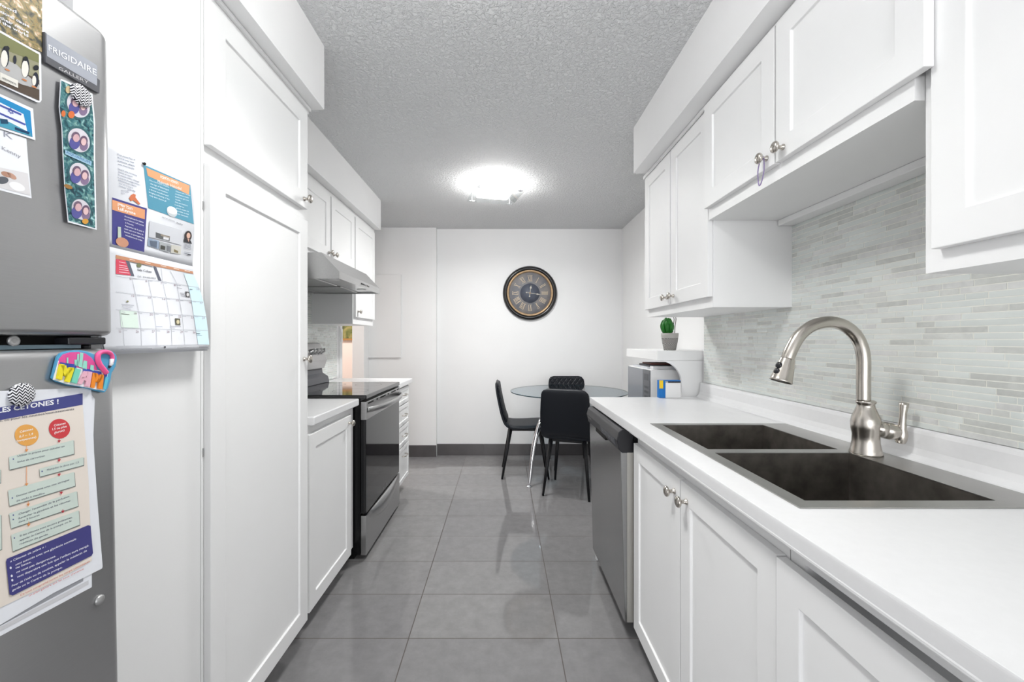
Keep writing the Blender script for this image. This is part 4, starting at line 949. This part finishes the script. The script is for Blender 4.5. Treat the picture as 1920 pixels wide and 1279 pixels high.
for s_, x, y, w in (('5', 250, 375, 20), ('6', 424, 400, 18), ('7', 588, 425, 16), ('8', 737, 445, 16), ('10', 985, 488, 26), ('12', 272, 562, 30), ('13', 452, 582, 28), ('14', 610, 598, 28), ('15', 760, 612, 24), ('16', 898, 632, 24), ('17', 1022, 640, 24), ('19', 298, 755, 30), ('20', 470, 765, 34), ('21', 640, 776, 22), ('22', 782, 786, 28), ('23', 920, 796, 26), ('24', 1042, 804, 26), ('25', 130, 950, 28), ('26', 318, 950, 32), ('27', 494, 950, 30), ('28', 656, 952, 28), ('29', 804, 955, 26), ('30', 942, 960, 26)):
    A.text(s_, c6(x, y), c6(x+w, y+2), 4.2, (150, 128, 138))
for x, y in ((290, 362), (462, 385), (615, 410), (770, 435), (325, 545), (500, 565), (655, 583), (798, 600), (165, 725), (350, 738), (528, 748), (685, 760), (828, 770), (185, 925), (370, 928), (545, 930), (702, 934), (848, 938), (935, 615), (958, 778), (985, 938)):
    A.line(c6(x, y), c6(x+38, y+5), .6, (160, 162, 172))
A.text('Sela Cohen', c6(335, 275), c6(490, 300), 4, (64, 66, 76), bold=.012); A.text('Cell : 514-602-0018', c6(336, 345), c6(535, 368), 2.8, (84, 86, 96), bold=.006)
A.disc(*c6(353, 218), 4.6, 4.2, (112, 118, 84), 18)
for y in (180, 215, 240, 262, 290): A.line(c6(135, y), c6(205+(y-180)*.4, y+14), 1, (244, 220, 226))
for i, x in enumerate((250, 420, 590, 730, 850)): A.line(c6(x, 152+ (x-250)*.205), c6(x+60, 164+(x-250)*.205), 1.1, (236, 220, 206))
q6([(858, 502), (900, 508), (906, 570), (864, 562)], (62, 60, 64)); q6([(745, 795), (800, 800), (806, 872), (752, 868)], (88, 84, 66)); A.l += .0003
A.disc(*c6(884, 538), 2.4, 3.6, (206, 204, 204), 12); A.disc(*c6(778, 835), 3, 4, (206, 196, 160), 12)
for y in (642, 662, 684): A.line(c6(160+(y-642)*.5, y), c6(300-(y-642)*.8, y+12), .7, (150, 150, 166))
A.line(c6(160, 745), c6(248, 756), 1.1, (120, 126, 120)); A.line(c6(692, 882), c6(810, 888), .7, (140, 140, 156)); A.line(c6(692, 900), c6(742, 904), .7, (140, 140, 156)); A.line(c6(540, 885), c6(608, 889), .6, (150, 160, 186))
for x, y in ((768, 462), (800, 520), (806, 535), (812, 550)): A.line(c6(x, y), c6(x+52, y+7), .7, (140, 140, 150))
A.line(c6(980, 960), c6(1018, 964), 1.2, (90, 110, 116)); A.line(c6(982, 978), c6(1040, 982), .7, (120, 140, 150)); A.line(c6(905, 478), c6(935, 482), 1.2, (110, 130, 136)); A.disc(*c6(228, 612), 2.2, 1.8, (130, 128, 90), 10)
A.line(c6(130, 1134), c6(495, 1126), .8, (150, 150, 160), 3); A.line(c6(770, 1116), c6(1000, 1110), .8, (170, 170, 178)); A.line(c6(1008, 1108), c6(1112, 1106), 1.1, (120, 120, 130)); A.disc(*c6(636, 1110), 1.7, 2, (60, 60, 66), 12)
part('print', A.mb, M['ink'], lo)
p = cal(*c5(388, 262), 0)
o = part('push_pin', MB().lathe(p+Vector((-.001, 0, 0)), (1, 0, -.4), [(0, .0012), (.004, .0012), (.006, .0035), (.008, .003), (.009, .001)], 12), M['blackplastic'], t)

# ================================================================== FAR WALL: clock, breaker panel, painting
cx_, cz_, R = (993.5-CX)*YF/F, H+(CY-550)*YF/F, .293
t = thing('wall_clock', 'round black wall clock with gold rim and Roman numerals', 'clock', (cx_, YF, cz_))
def cl(mb): return mb
part('frame', MB().lathe((cx_, YF, cz_), (0, -1, 0), [(0, R*.97), (.012, R), (.028, R*.985), (.04, R*.95), (.046, R*.91), (.043, R*.87), (.034, R*.845), (.03, R*.83), (.010, R*.82)], 72), M['clockblack'], t)
part('gold_ring', MB().lathe((cx_, YF, cz_), (0, -1, 0), [(.030, R*.845), (.036, R*.838), (.039, R*.82), (.037, R*.795), (.03, R*.78), (.018, R*.765), (.014, R*.77)], 72, caps=False), M['gold'], t)
part('dial', MB().lathe((cx_, YF, cz_), (0, -1, 0), [(.010, R*.81), (.0165, R*.80), (.0166, R*.002)], 64), M['dial'], t)
part('dial_centre', MB().lathe((cx_, YF, cz_), (0, -1, 0), [(.0165, R*.36), (.0178, R*.36), (.0179, R*.002)], 48), M['dialdark'], t)
mb = MB()
def stroke(ax, ay, bx, by, w, ang, rc):
    # local numeral coordinates: x across, y outward from rc
    out = []
    d = Vector((bx-ax, by-ay)).normalized(); nn = Vector((-d.y, d.x))*w/2
    for q in (Vector((ax, ay))-nn, Vector((bx, by))-nn, Vector((bx, by))+nn, Vector((ax, ay))+nn):
        x, y = q.x, q.y+rc
        out.append((cx_+x*math.cos(ang)+y*math.sin(ang), YF-.0172, cz_-x*math.sin(ang)+y*math.cos(ang)))
    mb.prism(out, (0, -.0022, 0))
nums = ['XII', 'I', 'II', 'III', 'IIII', 'V', 'VI', 'VII', 'VIII', 'IX', 'X', 'XI']; hh = R*.22
for k, s_ in enumerate(nums):
    ang = 2*PI*k/12; ws = [{'I': .011, 'V': .024, 'X': .026}[ch]*1.15 for ch in s_]; tot = sum(ws); x = -tot/2; rc = R*.43
    for ch, w in zip(s_, ws):
        m = x+w/2
        if ch == 'I': stroke(m, 0, m, hh, .0042, ang, rc)
        elif ch == 'V': stroke(m-w*.33, hh, m, 0, .0048, ang, rc); stroke(m+w*.33, hh, m, 0, .0022, ang, rc)
        else: stroke(m-w*.35, hh, m+w*.35, 0, .0048, ang, rc); stroke(m+w*.35, hh, m-w*.35, 0, .0022, ang, rc)
        x += w
    stroke(-tot/2, .001, tot/2, .001, .0022, ang, rc); stroke(-tot/2, hh-.001, tot/2, hh-.001, .0022, ang, rc)
part('numerals', mb, M['palegold'], t)
def hand(name, ang, L, tail, w, d):
    pts = [(-w*.25, 0), (-w*.25, L*.55), (-w, L*.62), (-w*.25, L*.85), (0, L), (w*.25, L*.85), (w, L*.62), (w*.25, L*.55), (w*.25, 0), (w*.25, -tail*.6), (w*.8, -tail*.85), (0, -tail), (-w*.8, -tail*.85), (-w*.25, -tail*.6)]
    m = MB().prism([(cx_+x*math.cos(ang)+y*math.sin(ang), YF-d, cz_-x*math.sin(ang)+y*math.cos(ang)) for x, y in pts], (0, -.0018, 0)); part(name, m, mat(name+'_metal', (176, 172, 160), .4, .4), t)
hand('hour_hand', math.radians(8), R*.30, R*.15, .011, .021); hand('minute_hand', math.radians(99), R*.42, R*.16, .009, .024)
part('hub', MB().lathe((cx_, YF-.0175, cz_), (0, -1, 0), [(0, .007), (.010, .007), (.011, .003)], 16), M['gold'], t)
# breaker panel
t = thing('breaker_panel', 'flat white rectangular panel box on the far wall beyond the left cabinets', 'panel', (-1.26, 4.487, 1.06))
yb = 4.486
a = at(689, 515.5, yb); b = at(752.5, 670.6, yb)
part('cover', MB().box(a.x, b.x, yb-.022, yb-.004, b.z, a.z), M['metalbox'], t, bevel=.002)
part('backing', MB().box(a.x+.008, b.x-.008, yb-.004, yb, b.z+.008, a.z-.008), M['metalbox'], t)
# painting in the hall
t = thing('framed_painting', 'green and tan landscape painting seen through the passage', 'painting', (-2.0, 5.29, 1.24))
part('canvas', MB().box(-2.35, -1.72, 5.275, 5.285, 1.262, 1.72), M['canvas'], t)
part('frame', MB().box(-2.39, -1.68, 5.268, 5.298, 1.24, 1.262).box(-2.39, -1.68, 5.268, 5.298, 1.72, 1.76).box(-2.39, -2.35, 5.268, 5.298, 1.262, 1.72).box(-1.72, -1.68, 5.268, 5.298, 1.262, 1.72), mat('ochre_frame', (168, 122, 66), .5), t)
# switch plate
part_o = thing('light_switch', 'small white switch plate on the wall above the far left counter', 'switch', (XL, 3.62, 1.22))
p0 = Vector((XL+.0125, 3.683, 1.27))
part('plate', MB().box(XL+.0125, XL+.0165, 3.66, 3.705, 1.225, 1.34), M['white'], part_o, bevel=.001)
part('rocker', MB().box(XL+.0165, XL+.019, 3.674, 3.691, 1.255, 1.31), M['white'], part_o, bevel=.001)

# ================================================================== CEILING LIGHTS
def ceiling_light(x, y, rz, label, fm='frost'):
    t = thing('ceiling_light', label, 'ceiling light', (x, y, CE), rz)
    Mx = Matrix.Translation((x, y, CE)) @ Matrix.Rotation(rz, 4, 'Z')
    def L(mb): mb.v = [Mx @ v for v in mb.v]; return mb
    part('canopy', L(MB().box(-.10, .10, -.10, .10, -.012, 0)), M['chrome'], t, bevel=.002)
    part('frosted_shade', L(MB().box(-.125, .125, -.125, .125, -.075, -.028)), M[fm], t, bevel=.008)
    part('glass_plate', L(MB().box(-.19, .19, -.19, .19, -.088, -.080)), M['lampglass'], t)
    for sx_ in (-1, 1):
        for sy_ in (-1, 1):
            part('corner_clip', L(MB().lathe((sx_*.155, sy_*.155, -.094), (0, 0, 1), [(0, .009), (.004, .009), (.006, .005), (.0915, .005)], 12).box(sx_*.155-.02, sx_*.155+.02, sy_*.155-.006, sy_*.155+.006, -.0925, -.0885)), M['chrome'], t)
    for sx_ in (-1, 1): part('stand_off', L(MB().lathe((sx_*.07, 0, -.028), (0, 0, 1), [(0, .006), (.017, .006)], 10)), M['chrome'], t)
ceiling_light(-.055, 3.24, math.radians(14), 'square glass flush ceiling light glowing over the far end of the kitchen')
ceiling_light(-.12, 1.02, 0, 'second square flush ceiling light above the cooking area, overhead of the view', 'frost_dim')

# ================================================================== DINING TABLE
tx, ty, tr, tz = .60, 3.84, .525, .78
t = thing('dining_table', 'round clear glass dining table on curved chrome legs', 'table', (tx, ty, 0))
part('glass_top', MB().lathe((tx, ty, tz-.010), (0, 0, 1), [(0, tr-.002), (.002, tr), (.008, tr), (.010, tr-.002)], 96), M['tableglass'], t)
part('glass_rim', MB().lathe((tx, ty, tz-.0085), (0, 0, 1), [(0, tr+.0002), (.007, tr+.0002), (.007, tr+.0012), (0, tr+.0012), (0, tr+.0002)], 96, caps=False), M['glassedge'], t)
for k in range(3):
    a = math.radians((216.5, 315, 36)[k]); dx, dy = math.cos(a), math.sin(a)
    rp = [(.467, .0), (.457, .06), (.437, .2), (.405, .36), (.355, .50), (.285, .60), (.21, .67), (.15, .73), (.13, .762)]
    pts = smooth_path([(tx+dx*r, ty+dy*r, max(z, .012)) for r, z in rp], 5); n = len(pts)
    lg = part('leg', MB().tube(pts, [.010+.012*math.sin(PI*min(1, i/(n*.85)))**.8 for i in range(n)], 14), M['chrome'], t)
    part('foot', MB().lathe((tx+dx*.467, ty+dy*.467, 0), (0, 0, 1), [(0, .021), (.006, .023), (.011, .018), (.015, .011)], 20), M['chrome'], lg)
part('hub_plate', MB().lathe((tx, ty, .755), (0, 0, 1), [(0, .16), (.006, .165), (.0145, .16)], 40), M['chrome'], t)

# ================================================================== CHAIRS (local: faces +Y, origin on floor)
def panel(path, widths, th, round_v, n_u=14):
    """padded panel swept along path [(y,z)], superellipse cross-section"""
    mb = MB(); P = smooth_path([Vector((0, y, z)) for y, z in path], 5); m = len(P)
    W = []
    for i in range(m):
        f_ = i/(m-1)*(len(widths)-1); k = min(int(f_), len(widths)-2); W.append(widths[k]+(widths[k+1]-widths[k])*(f_-k))
    S = [0]
    for i in range(1, m): S.append(S[-1]+(P[i]-P[i-1]).length)
    Lt = S[-1]; vs = []; nn = 28
    for i in range(m):
        e0 = min(S[i], 1e9); w = W[i]; h = th/2
        for d, r in ((S[i], round_v[0]), (Lt-S[i], round_v[1])):
            if d < r:
                q = math.sqrt(max(0, 1-((r-d)/r)**2)); w -= r*(1-q); 
            if d < th*.6:
                q = math.sqrt(max(0, 1-((th*.6-d)/(th*.6))**2)); h = min(h, th/2*max(.12, q))
        t_ = (P[min(i+1, m-1)]-P[max(i-1, 0)]).normalized(); nr = Vector((0, -t_.z, t_.y))
        for k in range(nn):
            a = 2*PI*k/nn; ca, sa = math.cos(a), math.sin(a)
            x = w*math.copysign(abs(ca)**.35, ca); y = h*math.copysign(abs(sa)**.6, sa)
            curve = .028*(x/.2)**2
            vs.append(P[i]+Vector((x, 0, 0))+nr*(y+curve*panel.cup))
    fs = [(i*nn+k, i*nn+(k+1) % nn, (i+1)*nn+(k+1) % nn, (i+1)*nn+k) for i in range(m-1) for k in range(nn)]
    fs += [list(range(nn))[::-1], [(m-1)*nn+k for k in range(nn)]]
    mb.add(vs, fs, True); return mb
def make_chair(label):
    t = thing('dining_chair', label, 'chair', group='black quilted dining chairs')
    panel.cup = .35
    # back: from top (rear) down to the bend
    part('backrest', panel([(-.262, .862), (-.252, .78), (-.232, .68), (-.208, .58), (-.178, .50), (-.132, .462)][::-1], [.196, .207, .205, .198, .188, .178], .030, (.02, .045)), M['leather'], t)
    panel.cup = .35
    part('quilted_pad', panel([(-.245, .852), (-.235, .78), (-.215, .68), (-.192, .585), (-.165, .512)][::-1], [.186, .197, .196, .190, .182], .022, (.02, .04)), M['quilt'], t)
    panel.cup = .12
    part('seat', panel([(-.175, .474), (-.12, .458), (-.02, .456), (.08, .462), (.17, .466), (.22, .458)], [.185, .205, .215, .212, .2, .19], .044, (.03, .07)), M['leather'], t)
    for sx_ in (-1, 1):
        part('leg', MB().tube([(sx_*.135, -.135, .455), (sx_*.182, -.215, .003)], [.017, .0095], 14), M['chairleg'], t)
        part('leg', MB().tube([(sx_*.135, .13, .455), (sx_*.178, .20, .003)], [.017, .0095], 14), M['chairleg'], t)
    part('under_frame', MB().box(-.14, .14, -.145, -.125, .425, .445).box(-.14, .14, .12, .14, .425, .445).box(-.145, -.125, -.13, .13, .425, .445).box(.125, .145, -.13, .13, .425, .445), M['chairleg'], t)
    return t
c1 = make_chair('black chair nearest the camera, seen from behind, beside the dishwasher')
def copy_tree(o, parent=None):
    c = o.copy(); C.objects.link(c)
    if parent: c.parent = parent
    for ch in o.children: copy_tree(ch, c)
    return c
def place(o, fx_, fy_, rz, lab):   # put the rear-left foot (local -.182,-.215) at (fx_,fy_)
    a = math.cos(rz), math.sin(rz); lx, ly = -.182, -.215
    o.location = (fx_-(lx*a[0]-ly*a[1]), fy_-(lx*a[1]+ly*a[0]), 0); o.rotation_euler = (0, 0, rz); o['label'] = lab
c2 = copy_tree(c1); c3_ = copy_tree(c1)
place(c1, .323, 3.355, math.radians(-20), c1['label'])
# faces +X : left-hand side chair
c2.location = (.215, 3.93, 0); c2.rotation_euler = (0, 0, math.radians(-91)); c2['label'] = 'black chair seen from the side, left of the glass table'
c3_.location = (.676, 4.20, 0); c3_.rotation_euler = (0, 0, math.radians(180)); c3_['label'] = 'black chair with a quilted back facing the camera, behind the glass table'

# ================================================================== MICROWAVE CORNER
t = thing('shelf_unit', 'white shelf unit with a curved side, carrying the microwave and the plant', 'shelf', (1.09, 2.75, 0))
part('top_board', MB().box(.90, 1.285, 2.446, 3.05, 1.122, 1.178), M['cab'], t, bevel=.002)
arc = [(.905, 1.121)]
for k in range(0, 13): a = PI/2*k/12; arc.append((.905+.135*math.sin(a), .996+.125*math.cos(a)))
poly = [(1.285, 1.121)]+arc[::1]+[(1.04, .0), (1.285, .0)]
part('side_panel', MB().prism([(x, 2.446, z) for x, z in poly], (0, .018, 0)), M['cab'], t)
part('middle_shelf', MB().box(.90, 1.285, 2.466, 3.05, .755, .78), M['cab'], t, bevel=.002)
part('back_panel', MB().box(1.275, 1.285, 2.466, 3.05, 0, 1.12), M['cab'], t)
part('far_panel', MB().box(1.06, 1.275, 3.032, 3.05, 0, .755), M['cab'], t)
part('cupboard_base', MB().box(.92, 1.27, 2.47, 3.03, 0, .10).box(1.02, 1.27, 2.47, 3.03, .10, .755), M['cab'], t)
t = thing('microwave', 'white microwave with a grey glass door on the shelf unit', 'microwave', (1.07, 2.79, .785))
part('housing', MB().box(.906, 1.255, 2.572, 3.02, .788, 1.06), M['white'], t, bevel=.006)
part('door_glass', MB().box(.9, .9055, 2.70, 3.018, .80, 1.055), M['greyglass'], t, bevel=.001)
k = part('control_strip', MB().box(.9, .9055, 2.578, 2.696, .80, 1.055), M['keypad'], t, bevel=.001)
part('display', MB().box(.8985, .9, 2.60, 2.675, .99, 1.03), M['greyplastic'], k)
for r in range(4):
    for c in range(3): part('key', MB().box(.8988, .9, 2.60+c*.026, 2.62+c*.026, .94-r*.03, .955-r*.03), M['greyplastic'], k)
for x in (.93, 1.23):
    for y in (2.60, 2.99): part('foot', MB().lathe((x, y, .7805), (0, 0, 1), [(0, .01), (.008, .01)], 10), M['blackplastic'], t)
for i, (x0, x1, y0, y1, z, h, c, lb) in enumerate(((.915, 1.19, 2.66, 2.95, 1.0606, .010, (214, 216, 222), 'pale booklet lying lowest on the microwave'), (.935, 1.15, 2.68, 2.88, 1.0712, .012, (58, 58, 62), 'dark booklet on the pale booklet on top of the microwave'),
                                                (.93, 1.2, 2.60, 2.655, 1.0606, .018, (226, 226, 228), 'small white pad at the near end of the microwave top'), (.95, 1.17, 2.69, 2.86, 1.0838, .008, (120, 70, 60), 'reddish folder topmost of the papers on the microwave'))):
    o = part('booklet', MB().box(x0, x1, y0, y1, z, z+h), mat('booklet_%d' % i, c, .5), bevel=.001); o.name = 'booklet'; tag(o, lb, 'booklet', 'papers on the microwave')
# wrap box on the counter end
t = thing('wrap_box', 'blue and white kitchen wrap box with a yellow label standing at the counter end', 'box', (.95, 2.39, .9145))
a = at(1235, 713, 2.38); b = at(1275, 744, 2.38)
part('carton', MB().box(a.x+.036, b.x, 2.372, 2.404, .9146, a.z-.012), M['white'], t, bevel=.001)
part('blue_end', MB().box(a.x, a.x+.0355, 2.372, 2.404, .9146, a.z), M['blue'], t, bevel=.001)
part('blue_lid', MB().box(a.x+.036, b.x, 2.372, 2.404, a.z-.0055, a.z), M['blue'], t)
mb = MB(); n = 14; x0 = a.x+.05
for i in range(n):
    w = (b.x-x0)/n; mb.prism([(x0+i*w, 2.3705, a.z-.0056), (x0+(i+1)*w, 2.3705, a.z-.0056), (x0+(i+1)*w, 2.3705, a.z-.0125), (x0+(i+.5)*w, 2.3705, a.z-.0155), (x0+i*w, 2.3705, a.z-.0125)], (0, .0014, 0))
part('cutting_strip', mb, M['blackplastic'], t)
part('yellow_label', MB().box(a.x+.001, a.x+.022, 2.3705, 2.3722, a.z-.046, a.z+.0), M['yellow'], t)
# plant
px_, py_ = 1.033, 2.60
t = thing('potted_plant', 'small green succulent in a grey zigzag pot on the shelf unit', 'plant', (px_, py_, 1.1785))
part('pot', MB().lathe((px_, py_, 1.1785), (0, 0, 1), [(0, .034), (.004, .036), (.05, .045), (.09, .0505), (.105, .051), (.105, .046), (.095, .0455)], 36), M['pot'], t)
part('soil', MB().lathe((px_, py_, 1.268), (0, 0, 1), [(0, .044), (.003, .044), (.005, .02)], 20), M['soil'], t)
rr = random.Random(3)
for k in range(16):
    ring_ = k % 2; a = 2*PI*k/16; r0 = .010+.012*ring_; hgt = .095+.012*rr.random()-.012*ring_
    base = Vector((px_-.016+math.cos(a)*r0*.6, py_+math.sin(a)*r0*.6, 1.272)); o_ = Vector((math.cos(a), math.sin(a), 0))
    pts = [base, base+o_*.016+Vector((0, 0, hgt*.3)), base+o_*.022+Vector((0, 0, hgt*.6)), base+o_*.017+Vector((0, 0, hgt*.85)), base+o_*.010+Vector((0, 0, hgt))]
    part('leaf', MB().tube(smooth_path(pts, 4), [.007+.0045*math.sin(PI*min(1, i/15)) if i < 16 else .0015 for i in range(17)], 10, flat=.5, ref=(-o_.y, o_.x, 0)), M['green'], t)
for dx in (.022, .033):
    part('stem', MB().tube(smooth_path([(px_+dx-.004, py_, 1.271), (px_+dx, py_, 1.33), (px_+dx+.004, py_-.002, 1.37), (px_+dx+.003-(.01 if dx < .03 else .004), py_, 1.395)], 5), .0022, 8), M['stem'], t)

# ================================================================== LIGHT
def area(name, loc, rot, sx_, sy_, e, col=(1, 1, 1), spread=180):
    l = bpy.data.lights.new(name, 'AREA'); l.shape = 'RECTANGLE'; l.size = sx_; l.size_y = sy_; l.energy = e; l.color = col; l.spread = math.radians(spread)
    o = bpy.data.objects.new(name, l); C.objects.link(o); o.location = loc; o.rotation_euler = rot; return o
area('kitchen_lamp', (-.12, 1.02, CE-.105), (0, 0, 0), .24, .24, 7.2, (1, .99, .975), 125)
area('dining_lamp', (-.055, 3.24, CE-.105), (0, 0, 0), .24, .24, 16.5, (1, .99, .98), 165)
area('rear_fill', (-.08, YB-.12, 1.12), (PI/2, 0, 0), 2.1, 1.9, 95, (.985, .99, 1))  # added fill at the rear opening, standing in for unseen room light
area('ceiling_fill', (0, -.25, 1.55), (PI*.94, 0, 0), .35, .35, 6, (1, 1, 1))  # added upward fill behind the camera to brighten the ceiling
area('hall_lamp', (-2.1, 4.2, CE-.05), (0, 0, 0), .3, .3, 30, (1, .975, .95))
w = bpy.data.worlds.new('world'); bpy.context.scene.world = w; w.use_nodes = True
w.node_tree.nodes['Background'].inputs[0].default_value = (.8, .87, 1, 1); w.node_tree.nodes['Background'].inputs[1].default_value = .8
sc = bpy.context.scene
sc.view_settings.view_transform = 'Standard'; sc.view_settings.look = 'None'; sc.view_settings.gamma = 1
sc.view_settings.use_curve_mapping = False
sc.view_settings.exposure = 0.08
